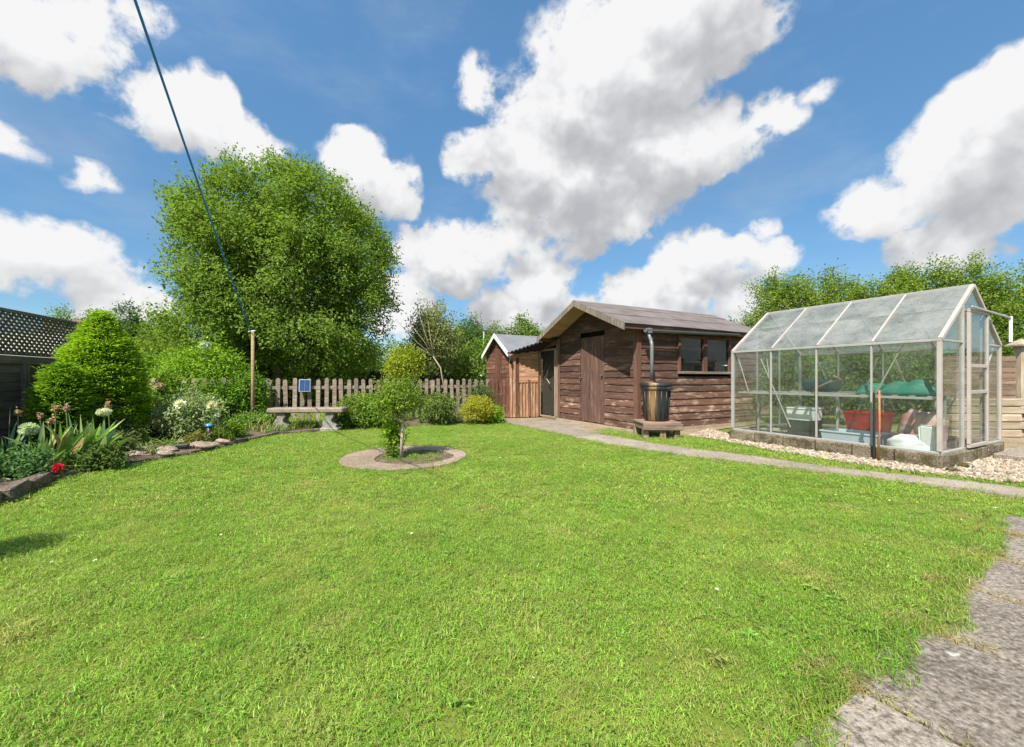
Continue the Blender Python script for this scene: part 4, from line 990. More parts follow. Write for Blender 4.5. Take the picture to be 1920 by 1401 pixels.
gb('staging_rail', GP(.9, 1.5, .80), GP(2.4, 1.5, .80), .03, .03, -B); gb('staging_rail', GP(.9, 1.93, .80), GP(2.4, 1.93, .80), .03, .03, -B)
# far gable end
gb('base_rail', GP(GHL, 0, PZ), GP(GHL, GHW, PZ), .035, .04, A)
for t_ in (.66, 1.33): gb('glazing_bar', GP(GHL, t_, PZ), GP(GHL, t_, EZ + (RZ - EZ) * .66), .026, .03, A)
for t0_, t1_ in ((.03, .65), (.67, 1.32), (1.34, 1.97)):
    zt = lambda t: EZ + (RZ - EZ) * (1 - abs(t - hw) / hw) - .03
    pts = [GP(GHL, t0_, PZ + .02), GP(GHL, t1_, PZ + .02), GP(GHL, t1_, zt(t1_))] + ([GP(GHL, hw, zt(hw))] if t0_ < hw < t1_ else []) + [GP(GHL, t0_, zt(t0_))]
    poly_board(gh, 'end_pane', pts, A, .004, M_GL)
# near gable end with the sliding door
gb('base_rail', GP(0, 0, PZ), GP(0, GHW, PZ), .035, .04, -A); gb('tie_rail', GP(0, .03, EZ), GP(0, .70, EZ), .03, .03, -A); gb('tie_rail', GP(0, 1.35, EZ), GP(0, GHW - .03, EZ), .03, .03, -A)
D0, D1, DT = .70, 1.33, 1.86
zt = lambda t: EZ + (RZ - EZ) * (1 - abs(t - hw) / hw) - .03
for t_, m in ((D0 - .035, M_ALU), (D1 + .03, M_ALU)): gb('door_post', GP(.0, t_, PZ), GP(.0, t_, zt(t_)), .045, .04, -A, m)
gb('tie_rail', GP(0, D0, DT + .01), GP(0, D1, DT + .01), .03, .03, -A)
poly_board(gh, 'end_pane', [GP(0, .03, PZ + .02), GP(0, D0 - .06, PZ + .02), GP(0, D0 - .06, zt(D0 - .06)), GP(0, .03, zt(.03))], -A, .004, M_GLE)
poly_board(gh, 'end_pane', [GP(0, D1 + .06, PZ + .02), GP(0, GHW - .03, PZ + .02), GP(0, GHW - .03, zt(GHW - .03)), GP(0, D1 + .06, zt(D1 + .06))], -A, .004, M_GLE)
poly_board(gh, 'end_pane', [GP(0, D0, DT + .03), GP(0, D1, DT + .03), GP(0, D1, zt(D1)), GP(0, hw, zt(hw)), GP(0, D0, zt(D0))], -A, .004, M_GLE)
o_ = -.045
gd = gb('door', GP(o_, D0, PZ + .03), GP(o_, D1 + .02, PZ + .03), .05, .03, -A, M_ALU2)
for t_ in (D0 + .02, D1): bar(gd, 'stile', GP(o_, t_, PZ + .055), GP(o_, t_, DT - .025), .05, .03, M_ALU2, -A)
for zz in (1.19, .87, DT): bar(gd, 'rail', GP(o_, D0 + .046 if zz < 1.5 else D0, zz), GP(o_, D1 - .026 if zz < 1.5 else D1 + .02, zz), .042, .028, M_ALU2, -A)
for z0, z1 in ((PZ + .06, .85), (.895, 1.165), (1.215, DT - .025)):
    poly_board(gd, 'pane', [GP(o_, D0 + .045, z0), GP(o_, D1 - .025, z0), GP(o_, D1 - .025, z1), GP(o_, D0 + .045, z1)], -A, .004, M_GLE)
gb('door_track', GP(o_ - .03, D0, DT + .04), GP(o_ - .03, GHW + .12, DT + .0), .03, .02, -A, M_ALU)
gb('track_bracket', GP(o_ - .03, GHW + .13, DT - .33), GP(o_ - .03, GHW + .13, DT + .02), .04, .03, -A, M_WHITEP)
gb('brace', GP(.04, GHW - .05, EZ - .02), GP(.04, D1 + .08, .88), .035, .015, -A, M_WHITEP)
dpipe = bar(None, 'black_pipe', GP(.56, -.10, 0.0), GP(.56, -.10, .86), .026, .026, M_BLACK, -B, .008); tag(dpipe, 'black upright pipe standing at the front of the greenhouse', 'pipe')
M_CANE = wood('orange_cane', (.30, .14, .06), (.45, .24, .11), None, along=2, across=20)
tag(MB().tube([GP(.50, -.16, 0), GP(.485, -.155, .45), GP(.49, -.15, .89)], [.012, .0115, .0105], 8).build('garden_stake', M_CANE, None, smooth=True), 'orange wooden stake upright in the gravel before the greenhouse', 'stake')

# things kept in the greenhouse, each seen through the glass
def tub(name, label, cat, c, size, m, taper=.86, rim=.02, group=None, rz=0.0):
    """open-topped box with a turned-out rim"""
    L, W, Hh = size; vs = []; fs = []
    def ring(l, w, z): return [(-l / 2, -w / 2, z), (l / 2, -w / 2, z), (l / 2, w / 2, z), (-l / 2, w / 2, z)]
    rs = [ring(L * taper, W * taper, 0), ring(L, W, Hh - rim), ring(L + rim, W + rim, Hh - rim), ring(L + rim, W + rim, Hh), ring(L - .012, W - .012, Hh), ring(L * taper - .012, W * taper - .012, .012)]
    for r in rs: vs += r
    for i in range(5):
        for k in range(4): fs.append((i * 4 + k, i * 4 + (k + 1) % 4, i * 4 + 4 + (k + 1) % 4, i * 4 + 4 + k))
    fs += [(3, 2, 1, 0), (20, 21, 22, 23)]
    mb = MB(); mb.add(vs, fs); M = frame(c, B * math.sin(rz) + A * math.cos(rz), UP)
    o = mb.build(name, m, None, M); return tag(o, label, cat, group)
M_RED = plain('red_plastic', (.50, .014, .026), .45); M_BLUEP = plain('pale_blue_plastic', (.50, .58, .67), .35, vary=.2)
M_WHPL = plain('white_plastic', (.72, .73, .72), .4, vary=.08, dirt=(.45, .42, .36)); M_BLKPL = plain('black_plastic', (.03, .032, .035), .4)
M_GRN = plain('dark_green_plastic', (.02, .065, .06), .45); M_CLAY = plain('grey_pot', (.36, .34, .27), .85)
tub('plastic_tub', 'pale blue plastic storage tub on the greenhouse floor under the red crate', 'tub', GP(1.0, .48, .02), (.66, .42, .27), M_BLUEP)
tub('red_crate', 'bright red plastic crate standing behind the pale blue tub', 'crate', GP(1.04, .98, .20), (.48, .34, .34), M_RED, .8)
tag(MB().cbox((0, 0, .1), (.5, .4, .2), .01).build('wooden_box', M_OLDW, None, frame(GP(1.04, .98, .01), A)), 'plain timber box supporting the red crate', 'box')
tub('black_bin', 'black bin on the greenhouse floor holding a white tray', 'bin', GP(1.62, .42, .02), (.34, .30, .38), M_BLKPL, .92)
tub('white_tray', 'white plastic tray sitting on top of the black bin', 'tray', GP(1.62, .42, .402), (.35, .31, .19), M_WHPL, .95)
tub('plant_pot', 'dull grey square plant pot on the greenhouse floor left of the black bin', 'pot', GP(1.98, .36, .02), (.36, .26, .2), M_CLAY, .75)
mb = MB().cbox((0, 0, .1), (.44, .3, .2), .05); tag(mb.build('green_box', M_GRN, None, frame(GP(1.52, .7, .83), A)), 'dark green rounded plastic box lying on the greenhouse staging', 'box')
tag(MB().tube([GP(1.42, .2, .84), GP(1.28, .2, .93), GP(1.10, .22, 1.03)], .016, 8).tube([GP(1.13, .18, 1.07), GP(1.05, .26, 1.0)], .02, 8).build('garden_tool', M_OLDW, None, smooth=True), 'hand tool with wooden shaft lying aslant on the staging', 'tool')
# green tarpaulin heaped along the staging
nx, ny = 48, 26; vs = []
for i in range(nx + 1):
    for j in range(ny + 1):
        u, w = i / nx, j / ny; ang = math.pi * w
        prof = (math.sin(min(u * 5, 1) * 1.57) * (1 if u < .93 else 1 - (u - .93) * 7))
        rr_ = .085 + .012 * math.sin(u * 6) + .03 * abs(math.sin(w * 8.5 + u * 2.5 + .5 * math.sin(u * 8))) + .012 * math.sin(w * 29 + u * 9) + .012 * math.sin(u * 23 + w * 5)
        vs.append(GP(.04 + u * .80, .10 + .26 * w, .828 + max(0, prof) * math.sin(ang) ** .6 * rr_ * 1.35))
mb = MB(); mb.add(vs, [(i * (ny + 1) + j, i * (ny + 1) + j + 1, (i + 1) * (ny + 1) + j + 1, (i + 1) * (ny + 1) + j) for i in range(nx) for j in range(ny)])
M_TARP = plain('green_tarpaulin', (.016, .145, .098), .55, vary=.25, scale=10)
ob = mb.build('green_tarpaulin', M_TARP, None, smooth=True); tag(ob, 'creased green tarpaulin heaped on the greenhouse staging near the corner', 'tarpaulin')
sm = ob.modifiers.new('thick', 'SOLIDIFY'); sm.thickness = .006
def sack(name, label, c, size, m, seed, lean=0.0, cat='sack'):
    bm = bmesh.new(); bmesh.ops.create_icosphere(bm, subdivisions=4, radius=1); rg = random.Random(seed); ph = [rg.uniform(0, 6) for _ in range(6)]
    for v in bm.verts:
        q = v.co; e = .62
        q = Vector((math.copysign(abs(q.x) ** e, q.x), math.copysign(abs(q.y) ** e, q.y), math.copysign(abs(q.z) ** e, q.z)))
        k = 1 + .07 * math.sin(q.x * 7 + ph[0] + q.z * 4) + .05 * math.sin(q.y * 9 + ph[1] + q.x * 6) + .05 * math.sin(q.z * 11 + ph[2] + q.x * 5)
        v.co = Vector((q.x * size[0] / 2 * k + lean * (q.z + 1), q.y * size[1] / 2 * k, (q.z * k + 1) * size[2] / 2))
    me = bpy.data.meshes.new(name); bm.to_mesh(me); bm.free(); me.materials.append(m); me.polygons.foreach_set('use_smooth', [True] * len(me.polygons))
    o = bpy.data.objects.new(name, me); link(o, None, frame(c, A)); return tag(o, label, cat)
M_SACKW = plain('white_sack', (.74, .75, .76), .5, vary=.08); M_SACKP = plain('pinkish_sack', (.52, .30, .28), .55, vary=.25, scale=9, dirt=(.66, .6, .55), dirtamt=.7); M_SACKR = plain('faded_red_sack', (.50, .22, .19), .6, vary=.4, scale=11, dirt=(.7, .62, .56), dirtamt=.8)
sack('white_sack', 'plump white plastic sack lying at the front corner inside the greenhouse', GP(.30, .20, .03), (.42, .28, .31), M_SACKW, 1)
sack('pink_sack', 'tall pinkish sack propped behind the corner post of the greenhouse', GP(.22, .48, .03), (.26, .3, .58), M_SACKP, 2)
sack('red_sack', 'faded red and white sack slumped inside the greenhouse door', GP(.5, 1.05, .03), (.38, .34, .55), M_SACKR, 3)
ch = empty('white_board', GP(.14, .15, .03), 'white plastic board leaning upright by the greenhouse corner post', 'board')
MB().cbox((0, 0, .23), (.16, .02, .46), .02).build('panel', M_SACKW, ch, frame(GP(.12, .13, .03), A, UP + B * -.15))
# doorstep slab and stones by the greenhouse door
stp = bar(None, 'step_slab', GP(-.30, 1.35, .05), GP(-.30, 2.5, .05), .42, .07, M_PATH, UP, .012); tag(stp, 'grey stone slab laid on the gravel outside the greenhouse door', 'slab')
for k, (s_, t_, r) in enumerate(((-.12, .30, .07), (-.14, -.12, .06), (-.2, 2.2, .09))):
    o = bpy.data.objects.new('stone', pebble('stone', M_BLOCK, 40 + k, r, .6)); link(o, None, Matrix.Translation(GP(s_, t_, .03)))
    tag(o, ['mossy stone lying against the plinth below the greenhouse door', 'dark mossy stone at the front corner of the greenhouse plinth', 'mossy boulder beside the doorstep slab'][k], 'stone')

# ================================================================== fences and garden furniture
pick = empty('picket_fence', FENCE0, 'weathered grey picket fence with rounded tops along the back of the bed', 'fence')
FN = Vector((FD.y, -FD.x, 0))
def picket_mesh(h, w=.085, t=.022):
    prof = [(-w / 2, 0), (w / 2, 0), (w / 2, h - w * .45)] + [(w / 2 * math.cos(a_), h - w * .45 + w * .45 * math.sin(a_)) for a_ in (.5, 1.0, 1.57, 2.14, 2.64)] + [(-w / 2, h - w * .45)]
    return MB().prism([(x, 0, z) for x, z in prof], (0, t, 0)).mesh('picket', M_GREYPICK)
pm = [picket_mesh(1.0 + d_) for d_ in (0, .012, -.015, .02)]
FLEN = (FENCE1 - FENCE0).length; n = int(FLEN / .165)
skip = {2, 4}
for k in range(n + 1):
    s_ = k * .165 + random.uniform(-.012, .012); p = FENCE0 + FD * s_
    tilt = Matrix.Rotation(random.uniform(-.02, .02), 4, 'Y')
    o = bpy.data.objects.new('picket', pm[k % 4]); M = Matrix((FD, -FN, UP)).transposed().to_4x4(); M.translation = p + UP * (.035 - .03 * k / n) + FN * .02
    link(o, pick, M @ tilt)
for zz in (.30, .82): 
    for s_ in np.arange(0, FLEN, 1.8): bar(pick, 'rail', FENCE0 + FD * float(s_) + UP * zz - FN * .03, FENCE0 + FD * min(float(s_) + 1.79, FLEN) + UP * zz - FN * .03, .075, .035, M_GREYPICK, FN, .004)
for s_ in np.arange(.2, FLEN, 1.8): bar(pick, 'post', FENCE0 + FD * float(s_) - FN * .09, FENCE0 + FD * float(s_) - FN * .09 + UP * .98, .085, .08, M_GREYPICK, FN, .006)
lp = G(290, 800); lp = P(290, 760, 7.6); tag(bar(None, 'fence_post', (lp.x, lp.y, 0), (lp.x, lp.y, 1.03), .11, .1, M_GREYPICK, (0, -1, 0), .008), 'pale stout fence post standing just right of the clipped conifer', 'post')

# left boundary: dark lap panels with a diamond trellis on top
M_LAPD = wood('dark_lap_panel', (.10, .078, .06), (.20, .165, .135), (.27, .24, .21), .3, along=1.4, across=18, vary=.2)
M_TREL = wood('trellis_lath', (.085, .07, .05), (.18, .155, .115), None, along=2, across=20, vary=.2)
TN = Vector((TRD.y, -TRD.x, 0)); TP = lambda s, z: TR0 + TRD * s + UP * z
lf = empty('panel_fence', TR0, 'dark brown lapped panel fence topped by a diamond trellis on the left', 'fence')
for k in range(10):
    z0 = .05 + k * .118
    for a0_, a1_ in ((-2.6, -1.5), (-1.46, .30), (.38, 1.40)): lap(lf, 'lap_board', TP(0, 0), TRD, TN, (a0_, a1_), (a0_, a1_), z0, z0 + .135, M_LAPD, .022, .003)
for s_ in (-1.48, .34): bar(lf, 'post', TP(s_, 0) + TN * .02, TP(s_, 1.25) + TN * .02, .08, .08, M_LAPD, TN, .006)
bar(lf, 'top_rail', TP(-2.6, 1.275) + TN * .02, TP(1.40, 1.275) + TN * .02, .11, .05, M_LAPD, TN, .006)
bar(lf, 'trellis_rail', TP(-2.6, 1.905), TP(1.40, 1.90), .045, .05, M_TREL, TN, .005); bar(lf, 'trellis_rail', TP(-2.6, 1.352), TP(1.40, 1.352), .03, .04, M_TREL, TN, .004)
ep = MB().cbox((0, 0, 0), (.13, .12, 1.95), .012); ep.build('end_post', M_OLDW, lf, frame(TP(1.47, .975), TRD))
zb, zt_ = 1.365, 1.885; hh = zt_ - zb
for sg in (1, -1):
    for k in range(-8, 50):
        x0 = -2.6 + k * .085; x1 = x0 + hh
        a_, b_ = (x0, x1); z0, z1 = (zb, zt_) if sg == 1 else (zt_, zb)
        c0, c1 = max(a_, -2.6), min(b_, 1.39)
        if c1 - c0 < .03: continue
        f0, f1 = (c0 - a_) / hh, (c1 - a_) / hh
        bar(lf, 'lath', TP(c0, z0 + (z1 - z0) * f0) + TN * .006 * sg, TP(c1, z0 + (z1 - z0) * f1) + TN * .006 * sg, .032, .010, M_TREL, TN, 0)
M_RENDER = plain('pale_render', (.62, .60, .55), .9, vary=.08)
tag(MB().cbox((0, 0, 0), (6.6, .2, 2.0), .01).build('garden_wall', M_RENDER, None, Matrix.Translation((-13.0, 8.9, 1.0))), 'pale neighbouring wall glimpsed through the diamond trellis', 'wall')

# dark close boarded fence in the shade behind the big tree
df = empty('dark_fence', P(690, 700, 14.5), 'dark boarded fence in deep shade behind the big tree', 'fence')
a0_, a1_ = Vector((-8.6, 13.6, 0)), Vector((-2.4, 16.2, 0)); dd = (a1_ - a0_); nn = Vector((dd.y, -dd.x, 0)).normalized()
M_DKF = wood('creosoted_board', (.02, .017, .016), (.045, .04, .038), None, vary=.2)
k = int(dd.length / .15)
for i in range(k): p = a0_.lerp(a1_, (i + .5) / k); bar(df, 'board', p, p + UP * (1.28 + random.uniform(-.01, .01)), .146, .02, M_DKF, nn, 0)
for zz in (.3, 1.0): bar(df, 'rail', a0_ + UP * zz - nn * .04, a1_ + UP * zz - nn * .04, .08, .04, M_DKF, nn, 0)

# right boundary: sleepers, posts and lapped fence beyond the greenhouse
M_SLEEP = wood('pale_sleeper', (.27, .21, .145), (.42, .35, .255), (.50, .46, .38), .5, along=1.3, across=14, vary=.18)
sw = empty('sleeper_wall', (7.6, 7.2, 0), 'raised bed wall of pale stacked timber sleepers right of the greenhouse', 'wall')
for k in range(5):
    for x0, x1 in ((7.75, 8.9 + .3 * (k % 2)), (8.92 + .3 * (k % 2), 11.0)):
        bar(sw, 'sleeper', Vector((x0, 7.25, .068 + k * .136)), Vector((x1, 7.18, .068 + k * .136)), .128, .15, M_SLEEP, (0, -1, 0), .012)
rf = empty('post_fence', (8.3, 7.9, .6), 'timber fence with stout capped posts above the sleeper wall', 'fence')
for x0 in (9.42, 11.2):
    bar(rf, 'post', Vector((x0, 7.55, .5)), Vector((x0, 7.55, 1.62)), .14, .13, M_SLEEP, (0, -1, 0), .008)
    MB().add([(-.14, -.14, 0), (.14, -.14, 0), (.14, .14, 0), (-.14, .14, 0), (-.14, -.14, .03), (.14, -.14, .03), (.14, .14, .03), (-.14, .14, .03), (0, 0, .15)], [(3, 2, 1, 0), (0, 1, 5, 4), (1, 2, 6, 5), (2, 3, 7, 6), (3, 0, 4, 7), (4, 5, 8), (5, 6, 8), (6, 7, 8), (7, 4, 8)]).build('post_cap', M_SLEEP, rf, Matrix.Translation((x0, 7.55, 1.623)))
for k in range(8):
    for x0, x1 in ((8.0, 9.34), (9.50, 11.12)): bar(rf, 'slat', Vector((x0, 7.57, .66 + k * .105)), Vector((x1, 7.57, .66 + k * .105 + random.uniform(-.006, .006))), .098, .02, M_OLDW, (0, -1, 0), .004)
sd = empty('side_fence', (12.6, 3.5, 0), 'brown slatted fence closing the right side of the garden', 'fence')
for i, (p, q) in enumerate((((11.3, 7.4), (12.1, 5.0)), ((12.1, 5.0), (12.9, 2.6)), ((12.9, 2.6), (13.7, .2)))):
    p, q = Vector((p[0], p[1], 0)), Vector((q[0], q[1], 0)); bar(sd, 'post', p, p + UP * 1.7, .11, .1, M_OLDW, (-1, 0, 0))
    for k in range(11): bar(sd, 'slat', p + UP * (.1 + k * .145), q + UP * (.1 + k * .145), .135, .02, M_OLDW, (-1, 0, 0), .004)
back = empty('back_fence', (5.2, 10.2, 0), 'brown lapped fence running behind the shed and greenhouse', 'fence')
b0_, b1_ = SHC + pdir(1.6, 4.1), SHC + pdir(.3, 7.6)
for k in range(8):
    lap(back, 'lap_board', b0_, b1_ - b0_, Vector(((b1_ - b0_).y, -(b1_ - b0_).x, 0)), (0, 1.9), (0, 1.9), .05 + k * .14, .2 + k * .14, M_OLDW, .02, .003)
    lap(back, 'lap_board', b0_, b1_ - b0_, Vector(((b1_ - b0_).y, -(b1_ - b0_).x, 0)), (1.93, 3.7), (1.93, 3.7), .05 + k * .14, .2 + k * .14, M_OLDW, .02, .003)

# stone bench
BN = P(578, 790, 8.0); BN.z = 0
M_STONE = mat_concrete('bench_stone', (.37, .345, .30), (.22, .20, .17), (.50, .47, .42), True)
M_BTOP = mat_concrete('bench_top_stone', (.35, .285, .225), (.24, .19, .145), (.46, .40, .33), True)
bench = empty('stone_bench', BN, 'weathered stone bench on scrolled supports in front of the picket fence', 'bench')
bx = Vector((1, .09, 0)).normalized(); by = Vector((-bx.y, bx.x, 0))
MB().cbox((0, 0, 0), (1.40, .36, .095), .02).build('seat', M_BTOP, bench, frame(BN + UP * .415, bx))
for sx in (-.46, .44):
    prof = [(-.15, 0), (.15, 0), (.15, .075), (.12, .09), (.13, .13), (.08, .16), (.035, .20), (.04, .25), (.075, .29), (.08, .335), (.06, .365), (-.06, .365), (-.085, .33), (-.065, .285), (-.10, .24), (-.13, .18), (-.12, .12), (-.15, .08)]
    mb = MB(); mb.prism([(x, -.13, z) for x, z in prof], (0, .26, 0))
    mb.cbox((0, 0, .035), (.34, .32, .07), .012)
    mb.build('support', M_STONE, bench, frame(BN + bx * sx, bx))
# solar panel hung on the pickets
sp0 = FENCE0 + FD * 2.72; q = P(570, 722, 9.0)
t_ = (q - FENCE0).dot(FD); sp0 = FENCE0 + FD * t_ + FN * .07
M_CELL = plain('solar_cell', (.02, .06, .17), .2, vary=.3, spec=.6); M_CELLF = plain('pale_metal', (.55, .58, .62), .4)
M_PVC2 = plain('grey_rim', (.30, .33, .36), .5)
so = empty('solar_collector', sp0 + UP * .72, 'small blue solar panel with pale rim hung on the picket fence above the bench', 'solar panel')
Ms = frame(sp0 + UP * .87, FD, FN * 1.0 + UP * .28)
MB().cbox((0, 0, 0), (.235, .29, .018), .004).build('panel_frame', M_PVC2, so, Ms)
for i in range(2):
    for j in range(2): MB().box((-.052 + i * .104, -.065 + j * .13, .011), (.098, .124, .004)).build('cell', M_CELL, so, Ms)

# clothes pole and blue line
PL = P(474, 700, 8.15); PL.z = 0
M_POLE = wood('tan_pole', (.25, .165, .08), (.37, .265, .14), None, along=2, across=20, vary=.05)
pole = empty('clothes_pole', PL, 'tall tan wooden clothes line pole rising from the flower bed', 'pole')
MB().tube([PL, PL + UP * 1.0, PL + UP * 1.97], [.034, .031, .029], 10).build('shaft', M_POLE, pole, smooth=True)
M_ROPE = plain('blue_rope', (.03, .20, .80), .6, vary=.2, scale=40)
MB().tube([PL + UP * 1.93 + Vector((-.07, -.03, .03)), PL + UP * 1.98, PL + UP * 1.93 + Vector((.06, -.02, .05))], .014, 8).build('hook', M_CELLF, pole, smooth=True)
p_top = PL + Vector((-.02, -.045, 1.965)); far = P(255, 0, 2.6); e_ = far + (far - p_top) * .2
pts = []
for i in range(33):
    u = i / 32; p = p_top.lerp(e_, u); p.z -= .10 * 4 * u * (1 - u) * .35; pts.append(p)
# keep the line through the point seen at the top of the picture
tag(MB().tube(pts, .0095, 8).build('clothes_line', M_ROPE, None, smooth=True), 'taut blue clothes line running overhead to the tan pole', 'clothes line')

# ================================================================== plants
rng = random.Random(21)
def tree(name, label, cat, x0, x1, yt, yb, D, leaf, nclu, per, col, col2=None, depth=1.0, group=None, trunk_r=.1, spread=None, amp=.3, shell=3.2, droop=.15, ground=0.0, trunk_x=None, lumps=16, jit=.8, along=None, zmin=-1, nl=9, bark=None, cvar=.2, aspect=.5, upness=.6, sig=.5, lobes=0, box=1.0, lr=(.2, .34), outw=.6, fill=.3):
    global RNG
    RNG = np.random.default_rng(zlib.crc32(label.encode()))          # each plant keeps its own shape
    a_, b_ = P(x0, yt, D), P(x1, yb, D); b_.z = max(b_.z, ground + .02)
    cx, cz = (a_.x + b_.x) / 2, (a_.z + b_.z) / 2; rx, rz = abs(b_.x - a_.x) / 2, abs(a_.z - b_.z) / 2
    base = Vector(((trunk_x if trunk_x is None else P(trunk_x, 700, D).x) or cx, D, ground)) if trunk_x else Vector((cx, D, ground))
    t = empty(name, base, label, cat, group)
    ry = rx * depth
    p, ax = lobed_points((cx, D, cz), (rx, ry, rz), nclu, lobes, lr, box, fill) if lobes else crown_points((cx, D, cz), (rx, ry, rz), nclu, lumps, amp, shell, zmin, sig)
    k = p[:, 2] > ground + .01; p, ax = p[k], ax[k]
    sp = spread or rx * .07
    me = sprays(name + '_crown', M_LEAF, p, ax, per, along or sp * 1.4, sp, leaf, leaf * aspect, col, col2, cvar, droop, jit=jit, upness=upness, outw=outw)
    o = bpy.data.objects.new('crown', me); link(o, t)
    mb = MB(); top = Vector((cx, D, max(cz - rz * .2, ground + .1)))
    mb.tube([base, base.lerp(top, .5) + Vector((rng.gauss(0, .04), 0, 0)), top], [trunk_r, trunk_r * .8, trunk_r * .5], 7)
    sel = RNG.choice(len(p), min(nl, len(p)), replace=False)
    limbs(mb, base.lerp(top, .55), [p[i] for i in sel], trunk_r * .5, rng)
    mb.build('trunk', bark or M_BARK, t, smooth=True)
    return t
def bush(name, label, x0, x1, yt, D, leaf, nclu, per, col, col2=None, cat='shrub', **k):
    k.setdefault('ground', .05); k.setdefault('trunk_r', .02); k.setdefault('amp', .25)
    return tree(name, label, cat, x0, x1, yt, 709 + F * (H - k['ground'] - .02) / D, D, leaf, nclu, per, col, col2, **k)

GREEN = (.11, .18, .03); GREEN2 = (.20, .28, .05); DKG = (.06, .11, .03); BRI = (.17, .30, .03); BRI2 = (.27, .40, .04)
# the big tree
big_tree = tree('big_tree', 'huge rounded green leafy tree standing behind the picket fence', 'tree', 343, 722, 326, 745, 13.0, .105, 3300, 54, (.13, .205, .032), (.225, .315, .055), depth=.75, trunk_r=.2, spread=.12, along=.36, trunk_x=515, nl=30, upness=.7, outw=.9, lobes=150, box=.84, lr=(.17, .27), fill=.40, cvar=.13, jit=.62)
# darker trees and conifers along the skyline
far = [('dark_conifer', 'dark pointed conifer left of the big tree', 215, 280, 566, 26, DKG, GREEN, 'tree'), ('round_tree', 'dull green rounded tree between the conifer and the big tree', 270, 345, 572, 24, GREEN, GREEN2, 'tree'),
       ('far_tree', 'hazy green treetop showing above the trellis post', 85, 165, 575, 30, GREEN, GREEN2, 'tree'), ('far_tree', 'small green treetop behind the tip of the clipped conifer', 150, 225, 585, 28, GREEN, (.13, .19, .05), 'tree'),
       ('far_tree', 'dark tree just left of the pale far pole', 835, 925, 590, 27, DKG, GREEN, 'tree'), ('far_tree', 'round dark tree behind the pale far pole', 895, 965, 604, 30, DKG, GREEN2, 'tree'),
       ('bushy_tree', 'bright bushy tree over the roof of the small shed', 945, 1025, 590, 19, GREEN, GREEN2, 'tree')]
for nm, lab, x0, x1, yt, D, c1, c2, cat in far:
    w = (x1 - x0) * D / F
    tree(nm, lab, cat, x0, x1, yt, 712, D, .16 if D > 22 else .13, int(150 + 40 * w), 34, c1, c2, trunk_r=.16, spread=w * .07, amp=.35, group=None, lumps=18, sig=.4, jit=.7)
hedge_specs = [(-120, 100, 640, 17), (60, 250, 628, 18), (215, 390, 622, 15), (330, 520, 640, 19), (480, 700, 640, 22), (640, 800, 640, 20), (740, 900, 640, 18), (840, 1000, 632, 17), (960, 1120, 640, 18), (1080, 1300, 640, 20), (1260, 1440, 640, 18)]
labs = ['far left end of the hedge beyond the trellis', 'hedge length behind the clipped conifer', 'sunny yellow green hedge right of the clipped conifer', 'hedge length hidden behind the left of the big tree', 'hedge length hidden behind the big tree trunk', 'hedge length beyond the right of the big tree', 'hedge length behind the bare branched shrub', 'hedge length behind the small shed gable', 'hedge length behind the small shed roof', 'hedge length hidden behind the large shed', 'hedge length behind the shed and greenhouse']
for (x0, x1, yt, D), lab in zip(hedge_specs, labs):
    c1, c2 = ((.12, .19, .025), (.21, .27, .04)) if 'sunny' in lab else (GREEN, GREEN2)
    tree('hedge', lab, 'hedge', x0, x1, yt, 775, D, .13, 300, 34, c1, c2, depth=.6, trunk_r=.08, spread=.17, amp=.2, shell=4, group='hedge lengths along the far boundary')
# pale bare-branched shrub right of the tree
sh = tree('feathery_shrub', 'olive feathery shrub with pale bare branches right of the big tree', 'shrub', 752, 868, 562, 716, 15.5, .10, 420, 32, (.17, .20, .07), (.30, .31, .12), depth=.8, trunk_r=.05, spread=.12, along=.4, amp=.45, shell=2, lumps=16)
M_PALEB = plain('pale_branch', (.34, .28, .20), .85, vary=.2)
mb = MB(); b_ = P(838, 715, 13.6); b_.z = .1; kn = P(812, 668, 13.6); mb.tube([b_, P(826, 690, 13.6), kn], [.028, .024, .018], 6)
for x, y, x2, y2 in ((780, 640, 744, 602), (776, 652, 735, 668), (795, 640, 768, 606), (800, 635, 786, 590), (790, 655, 748, 640), (808, 640, 802, 600), (812, 645, 826, 606)):
    m_, t_ = P(x, y, 13.5), P(x2, y2, 13.4 + rng.uniform(-.2, .2)); mb.tube([kn, m_, t_], [.015, .010, .003], 5)
mb.build('bare_branch', M_PALEB, sh, smooth=True)
mb = MB(); mb.tube([P(907, 712, 24) , P(907, 622, 24)], [.05, .035], 8); tag(mb.build('far_pole', M_PVC2, None, smooth=True), 'thin pale pole far off among the trees', 'pole')
# shrubs along the fence, left to right
bush('leafy_shrub', 'tall bright green leafy shrub over the fence left of the pole', 300, 470, 640, 9.3, .085, 260, 40, BRI, BRI2, spread=.10, amp=.4, lumps=18, depth=.7)
bush('leafy_shrub', 'yellow green shrub rising behind the white flowered bush', 255, 350, 655, 9.6, .085, 170, 36, (.10, .20, .02), BRI2, spread=.10, amp=.4)
bush('climber', 'dense green climber smothering the fence around the pole foot', 418, 500, 700, 8.65, .075, 190, 36, (.07, .16, .018), BRI, spread=.07, depth=.5)
bush('climber', 'loose green creeper between the white bush and the pole', 345, 440, 716, 8.35, .07, 150, 34, (.08, .16, .025), BRI, spread=.08, depth=.5)
bush('leafy_shrub', 'bushy green shrub hiding the pickets right of the large clipped conifer', 262, 345, 696, 7.75, .065, 170, 34, (.10, .19, .025), BRI2, spread=.075, depth=.5)
bush('flowering_shrub', 'pale green variegated shrub with white flower heads', 300, 412, 738, 6.5, .052, 230, 34, (.22, .29, .12), (.40, .46, .25), spread=.055, amp=.2)
